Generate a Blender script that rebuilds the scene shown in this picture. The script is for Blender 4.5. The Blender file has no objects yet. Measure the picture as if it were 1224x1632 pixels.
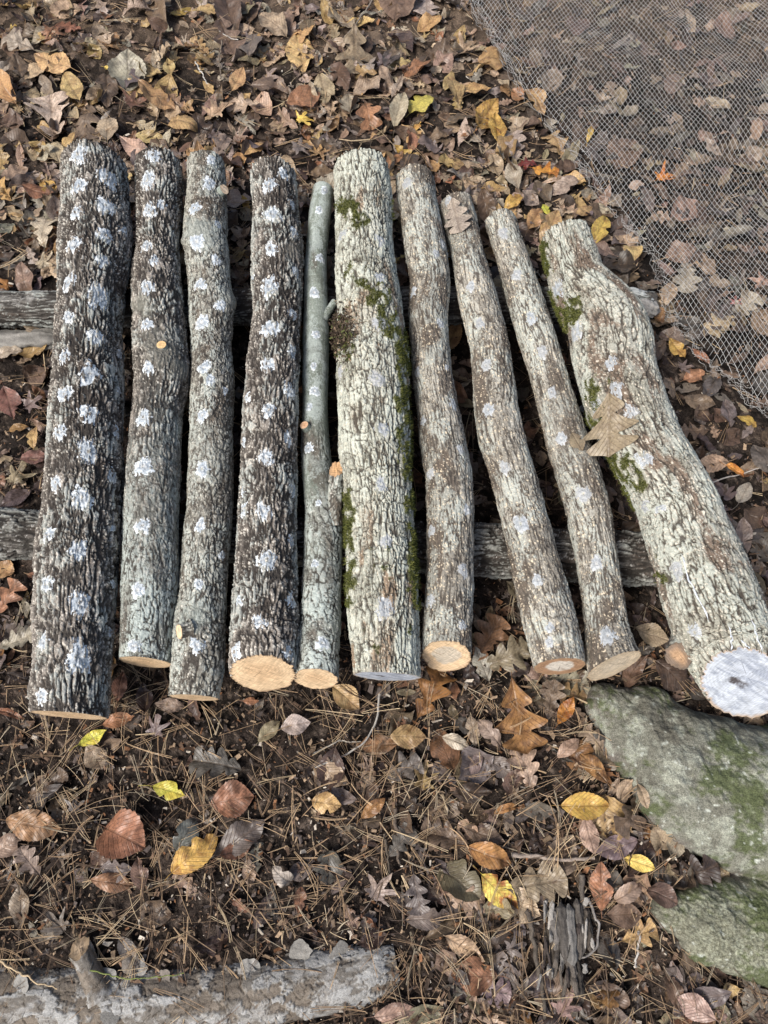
import bpy, math, random
import numpy as np
rnd = random.Random(7)
RS = np.random.RandomState(11)
R = math.radians
sc = bpy.context.scene
COL = sc.collection

# ------------------------------------------------------------------ camera, world, sun, exposure
W0, H0, FPX = 1224.0, 1632.0, 1180.0          # pixel frame the measurements below are given in
TH, CH = R(22.0), 1.42                        # tilt away from straight down, height above the soil
cam_d = bpy.data.cameras.new('camera'); cam = bpy.data.objects.new('camera', cam_d); COL.objects.link(cam)
cam.location = (0, 0, CH); cam.rotation_euler = (TH, 0, 0)
cam_d.sensor_fit = 'VERTICAL'; cam_d.angle = 2*math.atan(H0/2/FPX)
cam_d.clip_start = 0.02; cam_d.clip_end = 200
sc.camera = cam

SUN_EL, SUN_AZ, SUN_STR, SKY_STR = R(52), R(-128), 1.5, 0.06     # azimuth from +y towards +x
world = bpy.data.worlds.new("World"); sc.world = world; world.use_nodes = True
wn = world.node_tree; bg = wn.nodes['Background']
sky = wn.nodes.new('ShaderNodeTexSky'); sky.sky_type = 'NISHITA'; sky.sun_disc = False
sky.sun_elevation = SUN_EL; sky.sun_rotation = SUN_AZ; sky.dust_density = 4.0; sky.ozone_density = 1.0; sky.air_density = 1.0
wn.links.new(sky.outputs[0], bg.inputs[0]); bg.inputs[1].default_value = SKY_STR
sl = bpy.data.lights.new('sun', 'SUN'); so = bpy.data.objects.new('sun', sl); COL.objects.link(so)
sl.energy = SUN_STR; sl.angle = R(18); sl.color = (1.0, .965, .92)
so.rotation_euler = (math.pi/2-SUN_EL, 0, -SUN_AZ+math.pi)
so.location = (0, 0, 4)
sc.view_settings.view_transform = 'Standard'; sc.view_settings.look = 'None'
sc.view_settings.gamma = 1.0; sc.view_settings.use_curve_mapping = False
sc.view_settings.exposure = 1.35
sc.render.engine = 'CYCLES'; sc.cycles.max_bounces = 5; sc.cycles.diffuse_bounces = 3
sc.cycles.use_denoising = True

# ------------------------------------------------------------------ measuring helpers
cT, sT = math.cos(TH), math.sin(TH)
FW = np.array([0, sT, -cT]); UPV = np.array([0, cT, sT]); RT = np.array([1.0, 0, 0]); CP = np.array([0, 0, CH])
def at(px, py, z=0.0):
    d = FW + RT*((px-W0/2)/FPX) + UPV*((H0/2-py)/FPX)
    return CP + d*((z-CH)/d[2])
def depth(p): return float(np.dot(np.asarray(p)-CP, FW))
def project(P):
    Q = P-CP; d = Q@FW
    return W0/2+FPX*(Q@RT)/d, H0/2-FPX*(Q@UPV)/d

# ------------------------------------------------------------------ noise
def _h(i, j, seed):
    n = (i.astype(np.int64)*374761393 + j.astype(np.int64)*668265263 + seed*2147483) & 0xffffffff
    n = ((n ^ (n >> 13))*1274126177) & 0xffffffff
    n = ((n ^ (n >> 15))*2246822519) & 0xffffffff
    return ((n ^ (n >> 16)) & 0xffffff)/float(0xffffff)
def vn(x, y, seed=0):
    i = np.floor(x); j = np.floor(y); fx = x-i; fy = y-j
    fx = fx*fx*(3-2*fx); fy = fy*fy*(3-2*fy); i = i.astype(np.int64); j = j.astype(np.int64)
    a = _h(i, j, seed); b = _h(i+1, j, seed); c = _h(i, j+1, seed); d = _h(i+1, j+1, seed)
    return (a*(1-fx)+b*fx)*(1-fy)+(c*(1-fx)+d*fx)*fy
def fbm(x, y, seed=0, o=4):
    t = 0; a = .5; s = 0
    for k in range(o):
        t = t+a*vn(x*2**k+k*17.3, y*2**k-k*9.1, seed+k); s += a; a *= .5
    return t/s
def pn(x, y, seed=0):
    i = np.floor(x); j = np.floor(y); fx = x-i; fy = y-j
    u = fx*fx*fx*(fx*(fx*6-15)+10); v = fy*fy*fy*(fy*(fy*6-15)+10); i = i.astype(np.int64); j = j.astype(np.int64)
    def g(di, dj):
        a = _h(i+di, j+dj, seed)*6.2831853; return np.cos(a)*(fx-di)+np.sin(a)*(fy-dj)
    return (g(0, 0)*(1-u)+g(1, 0)*u)*(1-v)+(g(0, 1)*(1-u)+g(1, 1)*u)*v
def worley(x, y, seed=0):
    i = np.floor(x).astype(np.int64); j = np.floor(y).astype(np.int64)
    f1 = np.full(x.shape, 9.0); f2 = np.full(x.shape, 9.0); idn = np.zeros(x.shape)
    for di in (-1, 0, 1):
        for dj in (-1, 0, 1):
            ci = i+di; cj = j+dj
            dx = ci+.1+.8*_h(ci, cj, seed)-x; dy = cj+.1+.8*_h(ci, cj, seed+101)-y
            d = np.sqrt(dx*dx+dy*dy); hid = _h(ci, cj, seed+202)
            m = d < f1
            f2 = np.where(m, f1, np.minimum(f2, d)); idn = np.where(m, hid, idn); f1 = np.where(m, d, f1)
    return f1, f2, idn
def sst(a, b, x):
    t = np.clip((x-a)/(b-a), 0, 1); return t*t*(3-2*t)
def mixc(c, d, t): return c*(1-t[..., None])+np.asarray(d, float)*t[..., None]

# ------------------------------------------------------------------ mesh and object helpers
def build(name, V, F, mat=None, parent=None, origin=(0, 0, 0), tint=None, uv=None, tint2=None, smooth=True):
    """V (n,3); F (m,4) or (m,3) array or a list of such arrays"""
    V = np.asarray(V, float)-np.asarray(origin, float)
    Fs = F if isinstance(F, list) else [F]
    me = bpy.data.meshes.new(name)
    me.vertices.add(len(V)); me.vertices.foreach_set('co', V.astype(np.float32).ravel())
    idx = np.concatenate([np.asarray(f, np.int32).ravel() for f in Fs])
    cnt = np.concatenate([np.full(len(f), np.asarray(f).shape[1], np.int32) for f in Fs])
    me.loops.add(len(idx)); me.loops.foreach_set('vertex_index', idx)
    me.polygons.add(len(cnt)); me.polygons.foreach_set('loop_start', np.concatenate([[0], np.cumsum(cnt)[:-1]]).astype(np.int32))
    me.polygons.foreach_set('use_smooth', np.full(len(cnt), smooth, bool))
    me.update(calc_edges=True)
    for nm, t in (('tint', tint), ('tint2', tint2)):
        if t is not None:
            a = me.attributes.new(nm, 'FLOAT_COLOR', 'POINT')
            t = np.asarray(t, np.float32)
            if t.ndim == 1: t = np.tile(t, (len(V), 1))
            t4 = np.ones((len(V), 4), np.float32); t4[:, :t.shape[1]] = t
            a.data.foreach_set('color', t4.ravel())
    if uv is not None:
        a = me.attributes.new('luv', 'FLOAT_VECTOR', 'POINT')
        u3 = np.zeros((len(V), 3), np.float32); u3[:, :np.asarray(uv).shape[1]] = uv
        a.data.foreach_set('vector', u3.ravel())
    me.validate()
    o = bpy.data.objects.new(name, me); COL.objects.link(o)
    if mat: me.materials.append(mat)
    if parent is not None: o.parent = parent
    else: o.location = origin
    return o
def tag(o, label=None, cat=None, group=None, kind=None):
    if label: o['label'] = label
    if cat: o['category'] = cat
    if group: o['group'] = group
    if kind: o['kind'] = kind
    return o
def thing(name, label, cat, loc, group=None):
    o = bpy.data.objects.new(name, None); COL.objects.link(o); o.location = loc; o.empty_display_size = .05
    return tag(o, label, cat, group)
def grid_faces(n, m, wrap=False):
    i = np.arange(n-1)[:, None]; j = np.arange(m if wrap else m-1)[None, :]
    j2 = (j+1) % m
    a = i*m+j; b = i*m+j2; c = (i+1)*m+j2; d = (i+1)*m+j
    return np.stack([a, d, c, b], -1).reshape(-1, 4)
def tubes(paths, rads, sides=4, cols=None):
    """many swept tubes in one vertex list"""
    VV, FF, CC = [], [], []; off = 0
    for k, (P, r) in enumerate(zip(paths, rads)):
        P = np.asarray(P, float); n = len(P); r = np.broadcast_to(r, n)
        T = np.gradient(P, axis=0); T /= np.linalg.norm(T, axis=1)[:, None]+1e-12
        ref = np.array([0, 0, 1.0]) if abs(T[0, 2]) < .9 else np.array([1.0, 0, 0])
        S = np.cross(T, ref); S /= np.linalg.norm(S, axis=1)[:, None]+1e-12; U = np.cross(S, T)
        a = np.arange(sides)*2*math.pi/sides
        ring = P[:, None]+r[:, None, None]*(np.cos(a)[None, :, None]*S[:, None]+np.sin(a)[None, :, None]*U[:, None])
        VV.append(ring.reshape(-1, 3)); f = grid_faces(n, sides, True)+off; FF.append(f)
        e0 = off+np.arange(sides); e1 = off+(n-1)*sides+np.arange(sides)
        if sides == 4: FF += [e0[None, :], e1[None, ::-1]]
        if cols is not None: CC.append(np.tile(cols[k], (n*sides, 1)))
        off += n*sides
    if sides == 3 or sides == 4: pass
    return np.concatenate(VV), np.concatenate(FF), (np.concatenate(CC) if cols is not None else None)

# ------------------------------------------------------------------ materials
def newmat(name):
    m = bpy.data.materials.new(name); m.use_nodes = True
    nt = m.node_tree; b = nt.nodes['Principled BSDF']
    return m, nt, b
def N(nt, t, **kw):
    n = nt.nodes.new(t)
    for k, v in kw.items(): setattr(n, k, v)
    return n
def mul_noise(nt, colsock, scale, lo, hi, detail=4, vec=None, rough=.6):
    nz = N(nt, 'ShaderNodeTexNoise'); nz.inputs['Scale'].default_value = scale; nz.inputs['Detail'].default_value = detail
    nz.inputs['Roughness'].default_value = rough
    if vec: nt.links.new(vec, nz.inputs['Vector'])
    mr = N(nt, 'ShaderNodeMapRange'); nt.links.new(nz.outputs[0], mr.inputs[0])
    mr.inputs[1].default_value = .3; mr.inputs[2].default_value = .7; mr.inputs[3].default_value = lo; mr.inputs[4].default_value = hi
    vm = N(nt, 'ShaderNodeVectorMath', operation='SCALE'); nt.links.new(colsock, vm.inputs[0]); nt.links.new(mr.outputs[0], vm.inputs['Scale'])
    return vm.outputs[0], nz
def tinted(name, rough=.9, spec=.15, n1=(700, .7, 1.35), n2=None, bump=(500, .0006, .6), attr='tint'):
    m, nt, b = newmat(name)
    tc = N(nt, 'ShaderNodeTexCoord'); at_ = N(nt, 'ShaderNodeAttribute', attribute_name=attr)
    c, nz = mul_noise(nt, at_.outputs['Color'], n1[0], n1[1], n1[2], 3, tc.outputs['Object'])
    if n2: c, _ = mul_noise(nt, c, n2[0], n2[1], n2[2], 3, tc.outputs['Object'])
    nt.links.new(c, b.inputs['Base Color'])
    b.inputs['Roughness'].default_value = rough; b.inputs['Specular IOR Level'].default_value = spec
    nb = N(nt, 'ShaderNodeTexNoise'); nb.inputs['Scale'].default_value = bump[0]; nb.inputs['Detail'].default_value = 5
    nt.links.new(tc.outputs['Object'], nb.inputs['Vector'])
    bp = N(nt, 'ShaderNodeBump'); bp.inputs['Distance'].default_value = bump[1]; bp.inputs['Strength'].default_value = bump[2]
    nt.links.new(nb.outputs[0], bp.inputs['Height']); nt.links.new(bp.outputs[0], b.inputs['Normal'])
    return m
M_bark = tinted('bark', .88, .2, (900, .62, 1.42), (160, .85, 1.18), (450, .0012, .8))
M_soil = tinted('soil', .95, .12, (420, .35, 1.7), (60, .7, 1.3), (260, .004, 1.0))
def leafy_cells(m):
    nt = m.node_tree; b = nt.nodes['Principled BSDF']; src = b.inputs['Base Color'].links[0].from_socket
    tc = [n for n in nt.nodes if n.bl_idname == 'ShaderNodeTexCoord'][0]
    vo = N(nt, 'ShaderNodeTexVoronoi'); vo.inputs['Scale'].default_value = 38; nt.links.new(tc.outputs['Object'], vo.inputs['Vector'])
    sp = N(nt, 'ShaderNodeSeparateColor'); nt.links.new(vo.outputs['Color'], sp.inputs[0])
    mr = N(nt, 'ShaderNodeMapRange'); mr.inputs[3].default_value = .45; mr.inputs[4].default_value = 1.9; nt.links.new(sp.outputs[0], mr.inputs[0])
    vm = N(nt, 'ShaderNodeVectorMath', operation='SCALE'); nt.links.new(src, vm.inputs[0]); nt.links.new(mr.outputs[0], vm.inputs['Scale']); nt.links.new(vm.outputs[0], b.inputs['Base Color'])
leafy_cells(M_soil)
M_chip = tinted('litter_bits', .85, .2, (500, .6, 1.4), None, (300, .001, .5))
M_needle = tinted('pine_needle', .55, .35, (120, .7, 1.3), None, (900, .0002, .3))
M_root = tinted('root_bark', .9, .15, (520, .55, 1.45), (130, .8, 1.2), (240, .0025, .9))
M_moss = tinted('moss', .95, .05, (600, .5, 1.5), None, (500, .001, .5))
M_net = tinted('net_plastic', .5, .4, (90, .8, 1.2), None, (500, .0001, .1))
M_wax = tinted('sealing_wax', .42, .5, (380, .8, 1.2), (120, .88, 1.12), (260, .0010, .6))

def leaf_material():
    m, nt, b = newmat('dry_leaf')
    tc = N(nt, 'ShaderNodeTexCoord'); a1 = N(nt, 'ShaderNodeAttribute', attribute_name='tint'); a2 = N(nt, 'ShaderNodeAttribute', attribute_name='tint2')
    uv = N(nt, 'ShaderNodeAttribute', attribute_name='luv')
    nz = N(nt, 'ShaderNodeTexNoise'); nz.inputs['Scale'].default_value = 55; nz.inputs['Detail'].default_value = 5; nz.inputs['Roughness'].default_value = .65
    nt.links.new(tc.outputs['Object'], nz.inputs['Vector'])
    mr = N(nt, 'ShaderNodeMapRange'); mr.inputs[1].default_value = .44; mr.inputs[2].default_value = .6; nt.links.new(nz.outputs[0], mr.inputs[0])
    mx = N(nt, 'ShaderNodeMix', data_type='RGBA'); nt.links.new(mr.outputs[0], mx.inputs[0]); nt.links.new(a1.outputs['Color'], mx.inputs[6]); nt.links.new(a2.outputs['Color'], mx.inputs[7])
    c, _ = mul_noise(nt, mx.outputs[2], 260, .72, 1.25, 3, tc.outputs['Object'])
    # veins: midrib |v| small, side veins as slanted bands
    sp = N(nt, 'ShaderNodeSeparateXYZ'); nt.links.new(uv.outputs['Vector'], sp.inputs[0])
    av = N(nt, 'ShaderNodeMath', operation='ABSOLUTE'); nt.links.new(sp.outputs[1], av.inputs[0])
    m1 = N(nt, 'ShaderNodeMath', operation='MULTIPLY_ADD'); nt.links.new(av.outputs[0], m1.inputs[0]); m1.inputs[1].default_value = -1.1; nt.links.new(sp.outputs[0], m1.inputs[2])
    m2 = N(nt, 'ShaderNodeMath', operation='MULTIPLY'); nt.links.new(m1.outputs[0], m2.inputs[0]); m2.inputs[1].default_value = 62.0
    m3 = N(nt, 'ShaderNodeMath', operation='SINE'); nt.links.new(m2.outputs[0], m3.inputs[0])
    v1 = N(nt, 'ShaderNodeMapRange'); v1.inputs[1].default_value = .8; v1.inputs[2].default_value = 1.0; nt.links.new(m3.outputs[0], v1.inputs[0])
    v2 = N(nt, 'ShaderNodeMapRange'); v2.inputs[1].default_value = .012; v2.inputs[2].default_value = .028; v2.inputs[3].default_value = 1; v2.inputs[4].default_value = 0; nt.links.new(av.outputs[0], v2.inputs[0])
    vx = N(nt, 'ShaderNodeMath', operation='MAXIMUM'); nt.links.new(v1.outputs[0], vx.inputs[0]); nt.links.new(v2.outputs[0], vx.inputs[1])
    vs = N(nt, 'ShaderNodeMath', operation='MULTIPLY'); nt.links.new(vx.outputs[0], vs.inputs[0]); vs.inputs[1].default_value = .3
    mv = N(nt, 'ShaderNodeMix', data_type='RGBA'); nt.links.new(vs.outputs[0], mv.inputs[0]); nt.links.new(c, mv.inputs[6]); mv.inputs[7].default_value = (.09, .055, .03, 1)
    nt.links.new(mv.outputs[2], b.inputs['Base Color'])
    b.inputs['Roughness'].default_value = .42; b.inputs['Specular IOR Level'].default_value = .45
    bp = N(nt, 'ShaderNodeBump'); bp.inputs['Distance'].default_value = .0012; bp.inputs['Strength'].default_value = .6
    ad = N(nt, 'ShaderNodeMath', operation='ADD'); nt.links.new(vx.outputs[0], ad.inputs[0]); nt.links.new(nz.outputs[0], ad.inputs[1])
    nt.links.new(ad.outputs[0], bp.inputs['Height']); nt.links.new(bp.outputs[0], b.inputs['Normal'])
    tr = N(nt, 'ShaderNodeBsdfTranslucent'); nt.links.new(mv.outputs[2], tr.inputs[0])
    ms = N(nt, 'ShaderNodeMixShader'); ms.inputs[0].default_value = .12
    out = nt.nodes['Material Output']; nt.links.new(b.outputs[0], ms.inputs[1]); nt.links.new(tr.outputs[0], ms.inputs[2]); nt.links.new(ms.outputs[0], out.inputs[0])
    return m
M_leaf = leaf_material()

def wood_material():
    """sawn wood: tint carries the colour, luv the position on the cut face in metres"""
    m, nt, b = newmat('sawn_wood')
    a1 = N(nt, 'ShaderNodeAttribute', attribute_name='tint'); uv = N(nt, 'ShaderNodeAttribute', attribute_name='luv')
    ns = N(nt, 'ShaderNodeTexNoise'); ns.inputs['Scale'].default_value = 40; nt.links.new(uv.outputs['Vector'], ns.inputs['Vector'])
    wv = N(nt, 'ShaderNodeTexWave', wave_type='RINGS', rings_direction='SPHERICAL'); wv.inputs['Scale'].default_value = 55; wv.inputs['Distortion'].default_value = 7
    wv.inputs['Detail'].default_value = 2; wv.inputs['Detail Scale'].default_value = .6
    nt.links.new(uv.outputs['Vector'], wv.inputs['Vector'])
    mr = N(nt, 'ShaderNodeMapRange'); mr.inputs[3].default_value = .92; mr.inputs[4].default_value = 1.05; nt.links.new(wv.outputs['Fac'], mr.inputs[0])
    vm = N(nt, 'ShaderNodeVectorMath', operation='SCALE'); nt.links.new(a1.outputs['Color'], vm.inputs[0]); nt.links.new(mr.outputs[0], vm.inputs['Scale'])
    mp = N(nt, 'ShaderNodeMapping'); mp.inputs['Scale'].default_value = (40, 600, 1); mp.inputs['Rotation'].default_value = (0, 0, .5); nt.links.new(uv.outputs['Vector'], mp.inputs['Vector'])
    c, n2 = mul_noise(nt, vm.outputs[0], 1.0, .7, 1.25, 3, mp.outputs[0])
    nt.links.new(c, b.inputs['Base Color']); b.inputs['Roughness'].default_value = .8; b.inputs['Specular IOR Level'].default_value = .15
    bp = N(nt, 'ShaderNodeBump'); bp.inputs['Distance'].default_value = .0008; bp.inputs['Strength'].default_value = .6
    nt.links.new(n2.outputs[0], bp.inputs['Height']); nt.links.new(bp.outputs[0], b.inputs['Normal'])
    return m
M_wood = wood_material()

# ------------------------------------------------------------------ ground sheet
def gh(x, y):
    x = np.asarray(x, float); y = np.asarray(y, float)
    return (fbm(x*2.2+5, y*2.2+9, 3, 3)-.5)*.045+(fbm(x*14, y*14, 5, 3)-.5)*.016
def dense_axis(a, b, step, far):
    core = np.arange(a, b+step, step); g = []; s = step; p = core[-1]
    while p < far: s = min(s*1.35, 1.5); p += s; g.append(p)
    h = []; s = step; p = core[0]
    while p > -far: s = min(s*1.35, 1.5); p -= s; h.append(p)
    return np.array(h[::-1]+list(core)+g)
gx = dense_axis(-1.15, 1.35, .0055, 40); gy = dense_axis(-.45, 1.9, .0055, 40)
GX, GY = np.meshgrid(gx, gy)
GZ = gh(GX, GY)-.004+(fbm(GX*70, GY*70, 8, 4)-.5)*.012
w1 = worley(GX*45, GY*45, 4); GZ += .004*(1-np.clip(w1[0]*1.6, 0, 1))
br = fbm(GX*9, GY*9, 21, 4); wet = fbm(GX*120, GY*120, 22, 3)
gc = mixc(np.tile(np.array([.014, .011, .009]), GX.shape+(1,)), (.032, .024, .019), sst(.35, .7, br))
gc = mixc(gc, (.13, .10, .078), sst(.62, .8, wet)*.7)
gc = mixc(gc, (.012, .009, .008), sst(.55, .8, 1-wet)*.7)
out_ = sst(0, .25, np.maximum(np.maximum(-1.05-GX, GX-1.25), np.maximum(-.4-GY, GY-1.8)))
gc = mixc(gc, (.075, .055, .04), out_)
g = build('ground', np.stack([GX, GY, GZ], -1).reshape(-1, 3), grid_faces(*GX.shape)[:, ::-1], M_soil, tint=gc.reshape(-1, 3))
tag(g, kind='structure')

# ------------------------------------------------------------------ bark fields
def F3(*a): return np.array(a, float)
STY = {
 #       cell across, along, crack lo, hi, depth, crack colour, plate colours a b, fleck colour+amount, lichen colour+amount, brown colour+amount
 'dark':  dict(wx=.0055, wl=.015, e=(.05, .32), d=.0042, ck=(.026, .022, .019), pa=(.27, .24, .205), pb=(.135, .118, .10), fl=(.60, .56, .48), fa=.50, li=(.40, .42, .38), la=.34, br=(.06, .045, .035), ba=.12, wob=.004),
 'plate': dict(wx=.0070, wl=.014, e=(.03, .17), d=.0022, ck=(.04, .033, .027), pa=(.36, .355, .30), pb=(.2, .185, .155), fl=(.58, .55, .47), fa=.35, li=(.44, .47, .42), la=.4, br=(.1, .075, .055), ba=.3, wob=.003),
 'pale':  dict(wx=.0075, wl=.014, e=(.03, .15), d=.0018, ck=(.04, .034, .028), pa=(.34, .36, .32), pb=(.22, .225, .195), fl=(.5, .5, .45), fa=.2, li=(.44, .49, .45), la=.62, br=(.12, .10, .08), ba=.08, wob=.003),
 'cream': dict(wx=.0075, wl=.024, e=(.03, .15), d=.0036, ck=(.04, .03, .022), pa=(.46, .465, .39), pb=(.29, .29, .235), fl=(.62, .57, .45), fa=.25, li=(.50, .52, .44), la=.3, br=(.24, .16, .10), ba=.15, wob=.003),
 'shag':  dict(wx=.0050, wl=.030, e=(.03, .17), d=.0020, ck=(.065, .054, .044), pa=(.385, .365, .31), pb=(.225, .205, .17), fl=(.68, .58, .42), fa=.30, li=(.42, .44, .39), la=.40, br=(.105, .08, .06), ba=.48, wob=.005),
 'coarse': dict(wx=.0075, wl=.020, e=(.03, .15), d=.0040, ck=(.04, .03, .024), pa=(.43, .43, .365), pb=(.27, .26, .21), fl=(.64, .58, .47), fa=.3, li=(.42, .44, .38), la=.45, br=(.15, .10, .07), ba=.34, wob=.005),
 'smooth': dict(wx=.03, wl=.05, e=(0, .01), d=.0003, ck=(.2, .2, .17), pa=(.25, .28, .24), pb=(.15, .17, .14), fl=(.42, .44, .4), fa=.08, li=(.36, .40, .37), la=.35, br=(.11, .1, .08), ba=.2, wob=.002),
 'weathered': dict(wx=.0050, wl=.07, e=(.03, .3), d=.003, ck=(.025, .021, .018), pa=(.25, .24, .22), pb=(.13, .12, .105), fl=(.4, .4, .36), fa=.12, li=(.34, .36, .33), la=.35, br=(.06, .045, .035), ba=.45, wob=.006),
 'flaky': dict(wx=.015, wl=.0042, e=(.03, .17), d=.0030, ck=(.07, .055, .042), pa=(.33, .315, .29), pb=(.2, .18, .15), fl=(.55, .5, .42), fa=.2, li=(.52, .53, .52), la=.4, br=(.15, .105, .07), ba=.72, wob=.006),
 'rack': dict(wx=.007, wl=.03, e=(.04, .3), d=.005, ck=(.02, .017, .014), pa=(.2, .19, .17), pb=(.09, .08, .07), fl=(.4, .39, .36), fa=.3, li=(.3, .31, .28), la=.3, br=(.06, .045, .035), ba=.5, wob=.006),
}
def bark_fields(st, u, s, seed):
    """u, s surface coordinates in metres -> displacement, colour, plate mask"""
    S = STY[st]; sh = u.shape
    wu = (fbm(u*60, s*25, seed, 3)-.5)*2*S['wob']; ws = (fbm(u*60, s*25, seed+7, 3)-.5)*4*S['wob']
    uw, sw = u+wu, s+ws; grain = fbm(u*650, s*260, seed+29, 3); fine = fbm(u*500, s*300, seed+17, 3); mid = fbm(u*150, s*70, seed+19, 3)
    # long fissures: zero lines of a stretched noise; short cross cracks: cell borders that come and go
    def fiss(k, wx, wl, w):
        q = pn(uw/wx+k*7.7, sw/wl, seed+k)+.35*pn(uw/wx*2.3, sw/wl*2.1, seed+k+1)+.12*(grain-.5)
        wid = w*(.45+1.1*fbm(u*40, s*30, seed+k+2, 2))
        return np.abs(q)/wid
    a1 = fiss(60, S['wx']*1.5, S['wl']*2.6, S['e'][1]*.75); a2 = fiss(70, S['wx']*.85, S['wl']*1.4, S['e'][1]*.5)
    gate = sst(.38, .6, fbm(u*70, s*60, seed+81, 2))
    f1, f2, idn = worley(uw/(S['wx']*1.25), sw/(S['wl']*.8), seed+11)
    f1b, f2b, idb = worley(uw/(S['wx']*2.6)+3, sw/(S['wl']*1.6), seed+15)
    a3 = (f2-f1)/(S['e'][1]*.8)+gate*1.3+(fine-.5)*.9; a4 = (f2b-f1b)/(S['e'][1]*.5)+(fine-.5)*.9
    pl = sst(.25, 1.0, a1)*(.25+.75*sst(.2, 1.0, a2+gate*.6))*sst(.2, 1.0, a3)
    if st in ('cream', 'plate'): pl = pl*sst(.15, .9, a4)
    rough = 1.0 if st != 'smooth' else .15
    tier = fbm(u*95, s*40, seed+83, 2)
    D = S['d']*(pl-.75)+(mid-.5)*.0035*rough+(fine-.5)*.0022*rough+(grain-.5)*.0012*rough+(tier-.5)*S['d']*.7*rough
    vr = np.clip(idn*.3+mid*.5+tier*.3+(fbm(u*18, s*9, seed+23, 3)-.5)*1.1, 0, 1)
    col = mixc(np.tile(F3(*S['pa']), sh+(1,)), S['pb'], sst(.3, .75, vr))
    col *= (.62+.76*grain)[..., None]
    lich = sst(.60-.28*S['la'], .66-.24*S['la'], fbm(u*28+3, s*18, seed+31, 4)*.75+fine*.25)*sst(.2, .6, pl)
    col = mixc(col, F3(*S['li']), lich*.8); col *= (1+.25*(fine-.5)*lich)[..., None]
    brn = sst(.64-.26*S['ba'], .68-.25*S['ba'], fbm(u*26, s*9, seed+37, 4)*.85+fine*.15)
    col = mixc(col, F3(*S['br'])*1.0, brn*.85*(1-lich*.6)*(.35+.65*pl)); D = D-brn*S['d']*.35
    fr = fbm(u*430+9, s*330, seed+41, 2)
    col = mixc(col, S['fl'], sst(.80-.3*S['fa'], .84-.3*S['fa'], fr)*sst(.1, .5, pl))
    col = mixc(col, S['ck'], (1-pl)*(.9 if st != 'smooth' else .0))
    if st == 'flaky':      # bark peeling in thin sheets over brown wood
        t = fbm(u*34+2, s*22, seed+90, 5)+.10*(fine-.5)+.05*(idn-.5)
        f1_, f2_ = sst(.43, .48, t), sst(.56, .575, fbm(u*55, s*30, seed+91, 5)+.08*(fine-.5))
        slit = sst(.0, .09, np.abs(pn(uw*45, sw*230, seed+92)+.25*pn(uw*90, sw*420, seed+93)))
        slit2 = sst(.0, .035, np.abs(pn(uw*28, sw*34, seed+94)+.2*pn(uw*130, sw*130, seed+95)))
        slit = 1-(1-slit)*sst(.45, .6, fbm(u*40, s*40, seed+96, 2))
        D = -.0015+f1_*.0026+f1_*f2_*.0014-(1-slit)*.0007*f1_-(1-slit2)*.0018+(mid-.5)*.003+(fine-.5)*.0010
        inner = mixc(np.tile(F3(.09, .072, .055), sh+(1,)), (.21, .18, .145), fbm(u*200, s*24, seed+97, 3))
        outer = mixc(np.tile(F3(.27, .26, .24), sh+(1,)), (.15, .135, .115), sst(.35, .65, mid)); outer = mixc(outer, (.37, .37, .355), f2_*.6)
        outer = outer*(.75+.5*grain)[..., None]; outer = mixc(outer, (.10, .085, .07), (1-slit)*.7)
        col = mixc(inner, (0, 0, 0), 0*t); col = col*(1-f1_[..., None])+outer*f1_[..., None]; col = mixc(col, (.05, .04, .03), (1-slit2)*.85); pl = f1_
    if st == 'smooth':
        ring = sst(.60, .74, fbm(u*30+3, s*75, seed+43, 4)); col = mixc(col, (.10, .10, .08), ring*.3); D = D-ring*.0003
    return D, col, pl

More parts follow.
